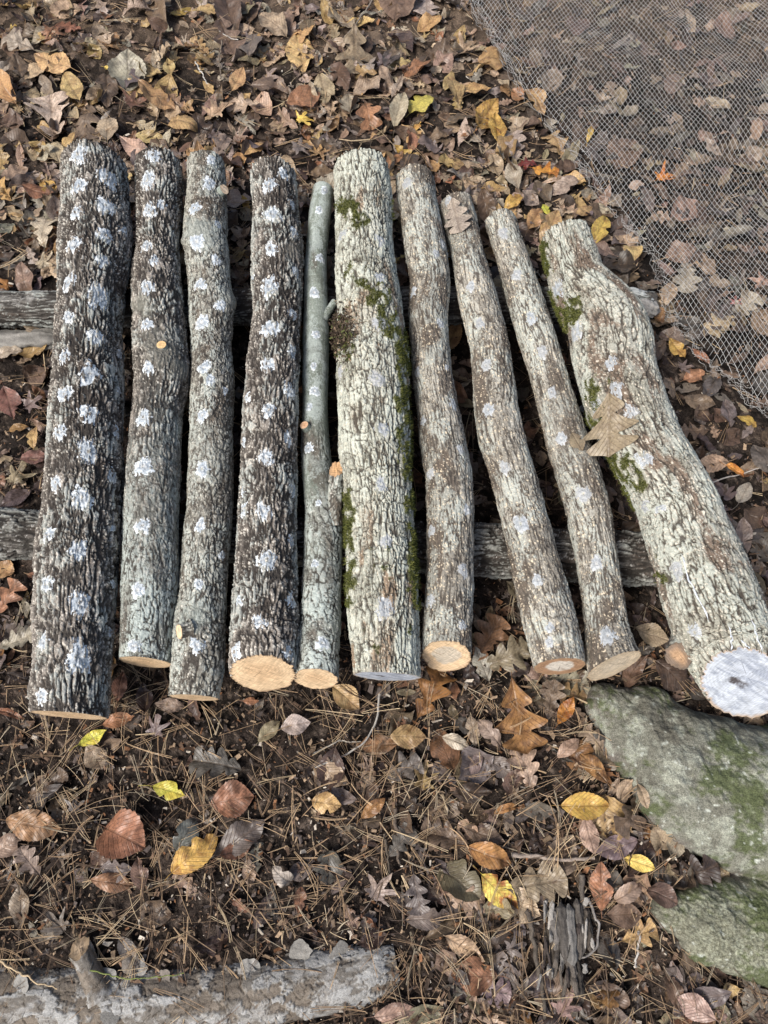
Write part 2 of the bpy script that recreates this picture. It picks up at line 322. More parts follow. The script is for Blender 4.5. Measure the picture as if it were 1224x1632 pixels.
LOGS = {}
class Log: pass
def resample(P, n):
    P = np.asarray(P, float)
    t = np.concatenate([[0], np.cumsum(np.linalg.norm(np.diff(P[:, :3], axis=0), axis=1))])
    tt = np.linspace(0, t[-1], n); Q = np.stack([np.interp(tt, t, P[:, k]) for k in range(P.shape[1])], 1)
    k = max(3, int(n*.018)); ker = np.hanning(2*k+3)[1:-1]; ker /= ker.sum()
    pad = np.concatenate([2*Q[0]-Q[1:k+1][::-1], Q, 2*Q[-1]-Q[-k-1:-1][::-1]])
    return np.stack([np.convolve(pad[:, j], ker, 'valid') for j in range(Q.shape[1])], 1), t[-1]
def make_log(key, pts, style, seed, origin=None, step=.00135, bumps=(), moss=(), smooths=(), slant=((0, 0), (0, 0)), style2=None, blend=(.4, .7), lower=130):
    """pts: rows x, y, z, radius along the axis"""
    L = Log(); L.key = key; L.seed = seed
    P0 = np.asarray(pts, float); length = np.linalg.norm(np.diff(P0[:, :3], axis=0), axis=1).sum()
    n = int(length/step); Q, length = resample(P0, n); L.C = Q[:, :3]; L.r = Q[:, 3]
    T = np.gradient(L.C, axis=0); T /= np.linalg.norm(T, axis=1)[:, None]
    S = np.cross(np.array([0, 0, 1.0]), T); S /= np.linalg.norm(S, axis=1)[:, None]; U = np.cross(T, S)
    L.T, L.S, L.U = T, S, U; L.s = np.linspace(0, length, n); L.len = length
    rm = float(L.r.mean()); L.rm = rm
    top = np.arange(-R(lower), R(lower), step*1.05/rm); bot = np.linspace(R(lower), 2*math.pi-R(lower), 16)[:-1]
    L.phi = np.concatenate([top, bot]); m = len(L.phi)
    uu, ss = np.meshgrid(L.phi*rm, L.s)
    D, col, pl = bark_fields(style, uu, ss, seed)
    if style2:
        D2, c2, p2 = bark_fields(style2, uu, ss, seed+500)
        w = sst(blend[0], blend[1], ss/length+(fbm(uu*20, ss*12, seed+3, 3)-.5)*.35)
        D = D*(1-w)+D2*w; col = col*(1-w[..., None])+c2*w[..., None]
    # cross section never quite round, surface swells slowly
    D = D+(fbm(uu*9+seed, ss*5, seed+51, 3)-.5)*rm*.28
    L.D = D
    base = L.pos(L.r[:, None]+D) if hasattr(L, 'pos') else surf(L, L.r[:, None]+D)
    X, Y = project(base)
    face = ((CP-base)*norm_dir(L)).sum(-1) > 0
    for (px, py, sz, hgt) in bumps:
        d2 = ((X-px)**2+(Y-py)**2)/sz**2; D += np.where(face, hgt*np.exp(-d2), 0)
    for (px, py, sz, c) in smooths:      # bark drawn smooth round a healed knot
        w = .62*np.where(face, sst(1.25, .45, np.sqrt(((X-px)**2+(Y-py)**2))/sz+(fbm(uu*120, ss*120, seed+77, 3)-.5)*1.3), 0)
        sm = (fbm(uu*60, ss*60, seed+5, 3)-.5)*.001
        D = D*(1-w*.75)+w*.75*((fbm(uu*9+seed, ss*5, seed+51, 3)-.5)*rm*.28+sm)
        cc = F3(*c)*(.75+.5*fbm(uu*300, ss*200, seed+6, 2))[..., None]; col = col*(1-.85*w[..., None])+cc*.85*w[..., None]
    mm = np.zeros(D.shape)
    for (x0, y0, x1, y1, sz, amt) in moss:
        ax, ay = x1-x0, y1-y0; t = np.clip(((X-x0)*ax+(Y-y0)*ay)/(ax*ax+ay*ay+1e-6), 0, 1)
        d = np.hypot(X-x0-t*ax, Y-y0-t*ay)/sz
        mm = np.maximum(mm, np.where(face, sst(1.3, .35, d)*amt, 0))
    if len(moss):
        mk = sst(.40, .66, mm*.6+(fbm(uu*90, ss*60, seed+61, 5)-.5)*1.5)*(mm > .02)
        L.moss = mk; mc = mixc(np.tile(F3(.06, .065, .024), D.shape+(1,)), (.14, .145, .05), fbm(uu*500, ss*500, seed+63, 2))
        col = col*(1-.9*mk[..., None])+mc*.9*mk[..., None]; D = D+mk*.0012+mk*(fbm(uu*700, ss*700, seed+64, 2)-.5)*.002
    else: L.moss = None
    # slanted saw cuts: (up, side) shear of each end, faded into the log
    L.sl = slant; L.D = D
    Pv = surf(L, L.r[:, None]+D); L.P = Pv
    L.X, L.Y = project(Pv); L.face = ((CP-Pv)*norm_dir(L)).sum(-1) > 0
    L.origin = np.array(origin if origin is not None else [L.C[:, 0].mean(), L.C[:, 1].mean(), 0])
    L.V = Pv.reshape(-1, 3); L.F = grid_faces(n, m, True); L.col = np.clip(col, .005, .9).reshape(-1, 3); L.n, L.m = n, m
    return L
def norm_dir(L, phi=None, i=None):
    return np.sin(L.phi)[None, :, None]*L.S[:, None]+np.cos(L.phi)[None, :, None]*L.U[:, None]
def surf(L, rr):
    nd = norm_dir(L); P = L.C[:, None]+rr[..., None]*nd
    for e, (a, b) in enumerate(L.sl if hasattr(L, 'sl') else ((0, 0), (0, 0))):
        if a or b:
            w = sst(.10, 0, L.s if e == 0 else L.len-L.s)
            P = P+(w[:, None]*rr*(-a*np.cos(L.phi)[None]+b*np.sin(L.phi)[None]))[..., None]*L.T[:, None]
    return P
def sample(L, s, phi, off, soft=.5):
    """point on the bark at (s, phi), lifted by off; soft blends towards the smoothed bark"""
    fi = np.interp(s, L.s, np.arange(L.n)); top = L.phi < math.pi
    fj = np.interp(phi, L.phi, np.arange(L.m)); i = np.clip(fi.astype(int), 0, L.n-2); j = np.clip(fj.astype(int), 0, L.m-2)
    a = (fi-i)[..., None]; b = (fj-j)[..., None]
    def bl(G): return (G[i, j]*(1-a)+G[i+1, j]*a)*(1-b)+(G[i, j+1]*(1-a)+G[i+1, j+1]*a)*b
    p = bl(L.P); d = bl(L.D[..., None]); 
    if not hasattr(L, 'Ds'):
        k = 7; G = L.D.copy()
        for ax in (0, 1):
            G = sum(np.roll(G, q, ax) for q in range(-k, k+1))/(2*k+1)
        L.Ds = G[..., None]
    ds = bl(L.Ds)
    nd = np.sin(phi)[..., None]*L.S[i]+np.cos(phi)[..., None]*L.U[i]
    return p+nd*((ds-d)*soft+off[..., None])
def find(L, px, py):
    d = (L.X-px)**2+(L.Y-py)**2; d = np.where(L.face, d, 1e9); k = int(np.argmin(d)); i, j = divmod(k, L.m)
    ph = L.phi[j]; ph = ph-2*math.pi if ph > math.pi else ph
    return L.s[i], ph, i, j
def add_wax(L, root, px, py, size, k, name='wax_seal', faint=0):
    s0, p0, i, j = find(L, px, py); s0 = np.clip(s0, size*1.1, L.len-size*1.05); p0 = np.clip(p0, -1.9, 1.9)
    nr, na = 16, 56; rho = np.linspace(0, 1, nr)[:, None]; th = np.linspace(0, 2*math.pi, na, endpoint=False)[None, :]
    rg = np.random.RandomState(k*31+int(px))
    ph1 = rg.rand(6)*6.28
    Rr = .95+.08*np.sin(2*th+ph1[0])+.07*np.sin(3*th+ph1[1])+(fbm(np.cos(th)*2.6+px, np.sin(th)*2.6+py, 3, 4)-.5)*.75
    el = rg.uniform(.95, 1.2)
    ds = rho*Rr*np.cos(th)*size*el; du = rho*Rr*np.sin(th)*size*.92
    edge = (fbm(ds*330+px, du*330+py, 5, 3)-.5)
    off = .0008*(1-rho**2)+.0003+edge*.0036*rho**1.5-.0016*rho**4+.0007*np.exp(-((rho-.3)/.07)**2)-.001*np.exp(-(rho/.2)**2)
    rad = max(.01, float(L.r[i])); P = sample(L, s0+ds, p0+du/rad, off, .5)
    V = P.reshape(-1, 3); tone = .5+.5*fbm(ds*170+py, du*170, 9, 3)
    c = np.tile(F3(*((.70, .74, .75) if faint == 0 else (.52, .55, .57))), tone.shape+(1,)); c = mixc(c, (.33, .38, .42), sst(.75, .5, rho+edge*1.2)*.85)
    c = mixc(c, (.66, .63, .56), .8*np.exp(-(rho/.16)**2)+0*th); c = mixc(c, (.28, .29, .3), .5*np.exp(-((rho-.3)/.06)**2)+0*th); c = c*(.6+.5*tone)[..., None]
    c = mixc(c, (.3, .29, .27), sst(.62, .8, fbm(ds*420+px, du*300, 12, 3))*.7)
    if faint: c = mixc(c, (.33, .33, .32), np.full(tone.shape, min(.9, faint)))
    build(name, V, grid_faces(nr, na, True), M_wax, root, L.origin, tint=c.reshape(-1, 3))
def disc(name, ring, root, origin, tint_in, tint_out, tint_rim, seed, painted=False, bulge=0.0, heart=None, flip=False, mat=None):
    ring = np.asarray(ring); m = len(ring); c = ring.mean(0); nr = 22
    rho = np.linspace(1, 0, nr); V = c+(ring-c)[None]*rho[:, None, None]
    d1 = ring[0]-c; d1 = d1/np.linalg.norm(d1); nn = np.cross(ring[0]-c, ring[m//4]-c); nn /= np.linalg.norm(nn); d2 = np.cross(nn, d1)
    q = V-c; uv = np.stack([q@d1, q@d2], -1); rr = rho[:, None]+np.zeros(m)
    nz = fbm(uv[..., 0]*300+seed, uv[..., 1]*60, seed, 3)
    V = V+nn*((nz-.5)*.0022*sst(1, .85, rr))[..., None]*(-1 if flip else 1)
    t = np.tile(F3(*tint_in), rr.shape+(1,)); t = mixc(t, tint_out, sst(.25, .8, rr+(fbm(uv[..., 0]*60, uv[..., 1]*60, seed+3, 3)-.5)*.5))
    if heart is not None: t = mixc(t, heart, sst(.62, .5, rr+(fbm(uv[..., 0]*50, uv[..., 1]*50, seed+9, 2)-.5)*.25))
    t = t*(.8+.4*nz)[..., None]; t = t*(1+.35*(fbm(uv[..., 0]*35+uv[..., 1]*55, uv[..., 1]*25-uv[..., 0]*15, seed+21, 4)-.5))[..., None]
    t = mixc(t, np.array(tint_in)*.6, sst(.66, .8, fbm(uv[..., 0]*160, uv[..., 1]*40, seed+22, 3))*.5)
    ang_ = np.arctan2(uv[..., 1], uv[..., 0]); crk = sst(.012, .004, np.abs(((ang_*1.27+seed) % 2.1)-1.0+(nz-.5)*.12)*rr)*sst(.75, .3, rr)*sst(0.02, .1, rr); t = mixc(t, np.array(tint_in)*.25, crk*.8)
    if painted:
        t = mixc(t, (.27, .3, .36), sst(.47, .62, fbm(uv[..., 0]*220, uv[..., 1]*45, seed+5, 3))*.7)
        t = mixc(t, (.08, .07, .07), sst(.15, .07, np.hypot(rr*np.cos(np.arange(m)/m*6.28)-.25, rr*np.sin(np.arange(m)/m*6.28)-.1)+(nz-.5)*.2))
    t = mixc(t, tint_rim, sst(.945, .975, rr+(fbm(uv[..., 0]*200, uv[..., 1]*200, seed+8, 2)-.5)*.04))
    F = grid_faces(nr, m, True)
    if flip: F = F[:, ::-1]
    return build(name, V.reshape(-1, 3), F, mat or M_wood, root, origin, tint=t.reshape(-1, 3), uv=uv.reshape(-1, 2))
TAN = ((.60, .42, .25), (.68, .50, .31), (.30, .2, .12))
def ends(L, root, near=TAN, far=TAN, painted=(False, False), heart=(None, None)):
    off = .0
    disc('cut_end', L.P[-1], root, L.origin, *near, L.seed, painted[0], heart=heart[0], flip=False)
    disc('cut_end', L.P[0], root, L.origin, *far, L.seed+9, painted[1], heart=heart[1], flip=True)
def stub(L, root, px, py, direction, r, ln, seed, style='smooth', cut=TAN, taper=.9, sink=.012, name='branch_stub', slant=0):
    """a sawn-off side branch growing out of the bark; its cut face is its own sub-part"""
    s0, p0, i, j = find(L, px, py); base = L.P[i, j]; d = np.asarray(direction, float); d /= np.linalg.norm(d)
    a = base-d*sink; n = 40; m = 48
    t = np.linspace(0, 1, n)[:, None]; th = np.linspace(0, 2*math.pi, m, endpoint=False)[None, :]
    ref = np.array([0, 0, 1.0]) if abs(d[2]) < .8 else np.array([0, 1.0, 0]); e1 = np.cross(d, ref); e1 /= np.linalg.norm(e1); e2 = np.cross(d, e1)
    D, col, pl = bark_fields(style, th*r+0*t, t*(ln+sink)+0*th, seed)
    rr = r*(1+(.9-taper)+.3*np.exp(-t*5)+(taper-1)*t)+D*.7
    V = a+t[..., None]*(ln+sink)*d+rr[..., None]*(np.cos(th)[..., None]*e1+np.sin(th)[..., None]*e2)
    upc = np.cos(th)*e1[2]+np.sin(th)*e2[2]
    V = V-(slant*rr*upc*sst(.4, 1, t))[..., None]*d
    if slant > .5: V = V+((fbm(th*3, th*0+2, seed, 3)-.5)*.009*sst(.85, 1, t))[..., None]*d
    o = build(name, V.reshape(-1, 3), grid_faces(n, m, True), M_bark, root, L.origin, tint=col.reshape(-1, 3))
    f = disc('cut_face', V[-1], o, L.origin, *cut, seed)
    return o
def moss_tufts(L, root, count, seed):
    if L.moss is None: return
    rg = np.random.RandomState(seed); w = (L.moss*L.face).ravel(); w[w < .4] = 0; w = w/w.sum()
    k = rg.choice(len(w), count, p=w); P = L.V[k]; nd = norm_dir(L).reshape(-1, 3)[k]
    VV = []; col = []
    for q in range(3):
        pass
    d = nd+rg.randn(count, 3)*.6; d /= np.linalg.norm(d, axis=1)[:, None]; h = rg.uniform(.002, .0065, count)[:, None]
    sd = np.cross(d, rg.randn(count, 3)); sd /= np.linalg.norm(sd, axis=1)[:, None]; wd = rg.uniform(.0004, .0008, count)[:, None]
    V = np.stack([P-sd*wd-nd*.0004, P+sd*wd-nd*.0004, P+d*h+sd*wd*.6, P+d*h-sd*wd*.6], 1).reshape(-1, 3)
    F = np.arange(count*4).reshape(-1, 4); c = np.array([.04, .05, .014])+rg.rand(count, 1)**1.6*np.array([.14, .135, .04]); c = np.repeat(c, 4, 0)
    tag(build('moss', V, F, M_moss, root, L.origin, tint=c, smooth=False), kind='stuff')

# ------------------------------------------------------------------ the ten inoculated logs
REST = .078      # height the rack logs carry them at
def px_log(rows, rest=REST, zadd=0.0):
    full = [r for r in rows if r[0] >= rows[0][0]+34]; w = full[0][2]-full[0][1]
    ys = rows[0][0]-9+.36*w; ctr = np.interp(ys, [r[0] for r in rows], [(r[1]+r[2])/2 for r in rows])
    rows = [(ys, ctr-w*.49, ctr+w*.49)]+[r for r in rows if r[0] > ys+22]
    out = []
    for (y, xl, xr) in rows:
        z = rest+.05+zadd
        for _ in range(4):
            c = at((xl+xr)/2, y, z); r = (xr-xl)/2*depth(c)/FPX*.985; z = rest+r+zadd
        out.append((c[0], c[1], c[2], r))
    return out
def near_slant(ratio, base=8.5): return math.tan(math.asin(min(.95, ratio))-R(base))
SPEC = [
 dict(rows=[(243,112,190),(262,104,202),(300,103,205),(400,98,205),(450,94,201),(550,85,197),(650,79,194),(750,75,192),(816,70,189),(900,60,185),(1000,56,181),(1100,51,177),(1140,52,174)],
   st='dark', label='thickest dark furrowed log, leftmost in the rack, with two rows of white wax seals', sl=(near_slant(.20), .16),
   wax=[(125,246,17),(172,283,17),(124,298,15),(168,326,18),(122,339,15),(166,376,16),(116,392,16),(165,416,16),(200,367,9),(108,449,15),(158,473,19),(194,488,10),(109,505,15),(153,536,18),(188,564,12),(103,569,14),(143,596,20),(189,623,12),(102,629,15),(143,658,20),(186,688,12),(94,690,15),(141,719,22),(87,769,15),(181,758,14),(130,793,19),(78,852,15),(125,877,19),(180,843,10),(75,931,14),(128,963,18),(180,931,8),(69,1022,15),(125,1046,22),(176,1008,8),(66,1110,17)]),
 dict(rows=[(246,222,284),(270,216,290),(300,217,290),(400,215,287),(480,209,292),(550,212,298),(595,213,303),(650,210,290),(750,205,288),(816,199,286),(900,197,284),(1000,192,280),(1056,190,276)],
   st='dark', st2='pale', bl=(.45, 1.0), label='second log from the left, dark bark with a round amber knot cut', sl=(near_slant(.2), .12),
   smooths=[(258,551,38,(.2,.195,.165)),(226,485,20,(.24,.24,.2)),(290,590,20,(.2,.2,.17))],
   wax=[(243,240,14),(235,288,15),(237,333,17),(258,326,12),(233,393,14),(246,414,14),(234,457,16),(233,517,14),(237,588,16),(228,664,17),(228,743,16),(228,837,17),(219,940,16),(213,1035,13)]),
 dict(rows=[(250,303,356),(275,299,360),(300,299,362),(380,292,362),(450,301,367),(490,302,372),(550,303,368),(620,303,373),(700,300,370),(816,298,368),(870,290,364),(950,283,360),(1000,277,358),(1060,275,357),(1112,273,347)],
   st='plate', st2='plate', bl=(.5, .8), bumps=[(370,482,15,.014),(298,384,8,.009)], label='third log from the left, grey plated bark, pale stub cut at its upper right', sl=(near_slant(.22), 0),
   smooths=[(369,480,22,(.3,.31,.27)),(318,370,30,(.3,.33,.3)),(310,985,24,(.26,.29,.26))],
   wax=[(337,255,12),(334,291,17),(310,332,15),(347,357,12),(313,385,17),(346,414,10),(318,452,14),(352,486,12),(321,514,15),(325,586,15),(334,605,12),(359,624,11),(322,662,16),(322,747,17),(318,837,14),(354,884,11),(316,931,13),(313,1027,18)]),
 dict(rows=[(265,402,464),(285,400,470),(330,402,474),(400,403,483),(500,400,481),(600,392,478),(700,385,476),(816,380,474),(900,376,474),(1000,370,474),(1050,368,474),(1075,369,472)],
   st='dark', label='fourth log from the left, dark bark, broad slanted fresh cut at its near end', sl=(near_slant(.55), .0),
   smooths=[(465,400,16,(.24,.22,.18))],
   wax=[(429,293,14),(451,277,13),(466,327,12),(433,342,16),(470,371,13),(430,396,16),(472,434,13),(429,458,18),(469,499,14),(430,524,19),(468,559,14),(426,581,15),(463,624,15),(428,653,15),(460,698,15),(404,440,9),(394,633,12),(386,704,11),(423,730,17),(465,780,14),(388,783,10),(388,814,15),(420,816,21),(465,863,13),(381,869,11),(423,891,18),(463,957,15),(380,957,12),(413,992,19),(462,1039,15),(374,1045,14)]),
 dict(rows=[(300,500,532),(320,495,530),(350,490,527),(400,487,521),(450,484,521),(550,482,524),(650,481,524),(700,479,526),(750,480,530),(816,486,546),(900,484,545),(1000,477,542),(1082,468,537)],
   st='smooth', st2='pale', bl=(.52, .78), label='slim pale log that is smooth and greenish above and forks at its middle', sl=(near_slant(.42), .0), rest=.078,
   wax=[(517,303,9),(508,333,10),(511,412,10),(501,467,11),(504,533,11),(500,583,9),(501,624,10),(492,648,10),(491,714,12),(507,801,8),(513,1025,14),(501,898,11)]),
 dict(rows=[(252,545,612),(275,536,620),(300,534,624),(400,535,630),(500,535,640),(600,537,650),(700,541,655),(816,550,660),(900,554,667),(1000,558,670),(1078,562,671)],
   st='cream', label='thick cream barked log with deep vertical cracks and green moss streaks', sl=(near_slant(.14), .08),
   moss=[(555,330,575,350,22,.9),(565,430,580,450,18,.6),(596,470,620,520,26,1.),(640,540,648,640,18,1.),(645,640,650,760,20,.95),(655,790,664,960,16,.9),(553,790,560,960,14,.95),(607,880,612,915,20,.6),(545,545,556,560,20,.8),(627,320,632,350,10,.7),(600,1020,640,1010,24,.4)],
   wax=[(544,375,11),(607,383,12),(608,443,15),(608,514,15),(544,592,14),(601,603,16),(610,684,14),(607,772,15),(616,863,15),(614,969,22),(662,925,8),(645,719,9)], faint=.6),
 dict(rows=[(276,640,684),(300,635,692),(320,635,695),(400,645,713),(450,654,718),(500,652,714),(550,655,717),(600,657,722),(650,663,730),(700,668,742),(760,678,752),(816,680,755),(900,680,754),(960,675,752),(1030,670,750),(1045,670,750)],
   st='shag', label='wavy grey-brown log right of the mossy one, oval cut end with pale heart', sl=(near_slant(.52), .05), heart=(.52,.45,.35),
   wax=[(648,291,11),(707,390,11),(695,403,8),(658,465,12),(702,515,10),(664,594,13),(713,585,9),(722,644,12),(675,672,12),(683,755,14),(734,716,11),(744,813,12),(686,846,13),(739,908,13),(683,958,15),(738,996,11)], faint=.55),
 dict(rows=[(318,707,742),(345,712,755),(400,720,770),(450,724,785),(500,736,800),(550,750,812),(600,755,818),(650,757,823),(700,765,835),(750,780,850),(816,797,868),(900,815,893),(1000,838,922),(1050,850,932),(1062,852,932)],
   st='shag', label='crooked log with a brown leaf stuck on its far end', sl=(near_slant(.38), .0), heart=(.6,.55,.47), near=((.4,.24,.14),(.36,.22,.13),(.4,.28,.17)),
   bumps=[(762,440,14,.007),(742,478,10,.004)],
   wax=[(714,318,10),(749,456,12),(764,516,11),(774,582,11),(779,654,12),(804,746,13),(829,835,15),(858,925,15),(875,1002,13),(876,1025,13)], faint=.5),
 dict(rows=[(342,776,812),(365,777,820),(400,787,838),(450,803,855),(500,815,872),(550,830,890),(600,845,905),(650,858,920),(700,868,935),(750,885,955),(816,905,975),(900,920,988),(960,928,995),(1000,931,1000),(1040,932,1012),(1062,932,1024)],
   st='shag', st2='shag', label='slender leaning log with sea-green lichen spots and a flared near end', sl=(near_slant(.17), -.25), near=((.6,.5,.37),(.62,.5,.35),(.5,.36,.22)),
   wax=[(802,371,11),(823,438,13),(845,506,13),(864,562,12),(879,625,13),(895,699,14),(929,787,14),(950,899,17),(969,1013,19)], faint=.55),
 dict(rows=[(362,868,924),(385,859,940),(450,877,963),(490,894,1000),(520,906,1024),(550,915,1037),(600,925,1045),(650,937,1060),(700,962,1078),(750,990,1105),(816,1020,1145),(900,1045,1185),(960,1060,1210),(1030,1086,1233),(1090,1122,1250)],
   st='coarse', label='rightmost crooked log with coarse cream bark, swollen elbow and wax-painted white end', sl=(near_slant(.78, 8), .5),
   bumps=[(1000,520,40,.007)],
   moss=[(862,380,870,430,13,1.),(895,505,915,495,24,1.),(880,470,895,520,15,.8),(945,610,950,670,18,.95),(985,725,1010,770,27,1.),(1000,790,1005,850,12,.4),(1050,880,1062,950,14,.55),(968,600,960,640,12,.4)],
   wax=[(871,413,13),(890,462,16),(916,531,18),(974,580,16),(982,619,13),(1005,656,16),(949,651,13),(1027,734,19),(1028,807,14),(1052,810,14),(1079,909,17),(1107,1008,15)], faint=.5),
]
for k, S in enumerate(SPEC):
    pts = px_log(S['rows'], S.get('rest', REST))
    L = make_log(k, pts, S['st'], 100+37*k, bumps=S.get('bumps', ()), moss=S.get('moss', ()), smooths=S.get('smooths', ()),
                 slant=((0.12, .05), S['sl']), style2=S.get('st2'), blend=S.get('bl', (.4, .7)))
    L.root = thing('mushroom_log', S['label'], 'log', L.origin, 'cut logs laid side by side on the rack')
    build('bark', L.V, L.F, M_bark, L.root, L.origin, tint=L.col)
    near = S.get('near', TAN); pt = k in (5, 9)
    if pt: near = ((.49, .525, .58), (.52, .555, .60), (.48, .36, .25))
    ends(L, L.root, near=near, painted=(pt, False), heart=(S.get('heart'), None))
    for q, (x, y, sz) in enumerate(S['wax']):
        dd = float(np.linalg.norm(at(x, y, .15)-CP)); add_wax(L, L.root, x, y, sz*rnd.uniform(.8, 1.12)*dd/FPX, q+k*50, faint=S.get('faint', 0)*rnd.uniform(.6, 1.4))
    moss_tufts(L, L.root, 14000 if k == 5 else 9000, k) if L.moss is not None else None
    LOGS[k] = L

# ------------------------------------------------------------------ knots, stubs and wax drips on the logs
L = LOGS[1]; stub(L, L.root, 258, 551, (0, .05, 1), .0105, .003, 5, 'smooth', ((.6, .4, .2), (.68, .45, .22), (.3, .2, .12)), name='cut_knot')
L = LOGS[2]; stub(L, L.root, 353, 306, (.75, -.1, .75), .0125, .012, 6, 'smooth', ((.7, .56, .42), (.72, .55, .38), (.4, .28, .18)))
stub(L, L.root, 292, 1006, (-.8, -.3, .55), .0150, .007, 7, 'plate', ((.68, .52, .36), (.72, .54, .34), (.45, .3, .18)))
L = LOGS[4]
stub(L, L.root, 489, 682, (-.35, .1, .95), .0095, .012, 9, 'smooth', ((.52, .3, .17), (.58, .36, .22), (.3, .2, .13)))
stub(L, L.root, 533, 800, (.06, 1, .30), .0150, .062, 10, 'plate', ((.66, .4, .2), (.62, .38, .2), (.3, .2, .13)), sink=.045, taper=1.0, slant=1.3)
stub(L, L.root, 521, 500, (.45, .9, .0), .008, .035, 12, 'smooth', ((.3, .3, .26), (.3, .3, .26), (.2, .2, .17)), sink=.02, taper=.8)
L = LOGS[9]
stub(L, L.root, 1090, 1040, (-.75, -.5, .35), .026, .014, 14, 'coarse', ((.34, .22, .13), (.16, .12, .09), (.10, .08, .06)), sink=.03, taper=.5, slant=.4)
stub(LOGS[8], LOGS[8].root, 779, 352, (-.6, .6, .3), .009, .006, 15, 'shag', ((.4, .3, .22), (.4, .3, .2), (.2, .15, .1)), taper=.6)
def drip(L, pix, w, name='wax_drip'):
    sp = [find(L, x, y)[:2] for x, y in pix]; t = np.linspace(0, 1, 60); k = np.linspace(0, 1, len(sp))
    s = np.interp(t, k, [q[0] for q in sp])+0; p = np.interp(t, k, [q[1] for q in sp])+.015*np.sin(t*17)
    ctr = sample(L, s, p, np.full(60, .0009), .4)
    V, F, _ = tubes([ctr], [w*(1+.4*np.sin(t*23))*np.clip(np.minimum(t*8, (1-t)*8), .2, 1)], 6)
    build(name, V, F, M_wax, L.root, L.origin, tint=(.62, .66, .7))
L = LOGS[9]
drip(L, [(1086, 884), (1098, 925), (1112, 950), (1131, 990)], .0013); drip(L, [(1160, 996), (1168, 1020), (1170, 1046)], .0011)
drip(L, [(1180, 1020), (1188, 1048)], .001); drip(L, [(1196, 985), (1206, 1015), (1211, 1047)], .0012)
# dark clump of rotting moss and soil caught on the side of the mossy log
L = LOGS[5]
for cx, cy, rr_, n_ in ((548, 512, 24, 900), (552, 545, 24, 900)):
    pass
rg = np.random.RandomState(3); VV = []; cc = []; cnt = 0
for q in range(1700):
    s0, p0, i, j = (L.s[0], 0, 0, 0)
    a, b = rg.randn()*9+547, rg.randn()*19+530
    if q % 60 == 0: cache = {}
    key = (int(a/6), int(b/6))
    if key not in cache: cache[key] = find(L, max(a, 537), b)
    s0, p0, i, j = cache[key]; P = L.P[i, j]; nd = np.sin(p0)*L.S[i]+np.cos(p0)*L.U[i]
    c = P+nd*rg.uniform(-.001, .012)*math.exp(-((b-530)/26)**2)+rg.randn(3)*.0035; e = rg.randn(3); e /= np.linalg.norm(e); f = np.cross(e, rg.randn(3)); f /= np.linalg.norm(f)
    l, w = rg.uniform(.0015, .006), rg.uniform(.0006, .002)
    VV += [c-e*l-f*w, c-e*l*.5+f*w, c+e*l+f*w*.6, c+e*l*.6-f*w]
    cc += [rg.choice([0, 1, 2, 3], p=[.5, .25, .15, .1])]*4
pal = np.array([(.05, .035, .025), (.10, .075, .05), (.09, .1, .035), (.25, .18, .12)])
tag(build('clinging_debris', np.array(VV), np.arange(len(VV)).reshape(-1, 4), M_chip, L.root, L.origin, tint=pal[cc], smooth=False), 'dark crumbly clump on its left side', kind='stuff')

# ------------------------------------------------------------------ rack logs beneath, fallen branch, rotten chunk
def lay(name, label, cat, rows, style, seed, near=TAN, far=TAN, step=.0018, lower=115, **kw):
    L = make_log(name, rows, style, seed, step=step, lower=lower, **kw)
    L.root = thing(name, label, cat, L.origin)
    build('bark', L.V, L.F, M_bark, L.root, L.origin, tint=L.col)
    GR = ((.3, .26, .21), (.25, .22, .18), (.12, .1, .08)); ends(L, L.root, GR, GR); return L
def hrow(l, z):
    out = []
    for x, y, hw in l:
        c = at(x, y, z); out.append((c[0], c[1], z, hw*depth(c)/FPX))
    return out
RK1 = lay('rack_pole', 'grey weathered pole under the far halves of the logs, split at its right end', 'support log',
  hrow([(-160, 492, 28), (0, 493, 29), (90, 494, 29), (400, 490, 30), (700, 487, 30), (960, 484, 27), (1040, 486, 20)], .036), 'weathered', 901, slant=((0, 0), (.5, .5)))
RK2 = lay('rack_pole', 'thick cracked dark grey pole under the near halves of the logs', 'support log',
  hrow([(-190, 845, 38), (0, 850, 40), (70, 852, 38), (400, 862, 38), (750, 875, 40), (900, 885, 42), (1050, 892, 42), (1175, 900, 40)], .034), 'rack', 933)
for rk in (RK1, RK2): rk.root['group'] = 'poles laid crosswise under the logs'
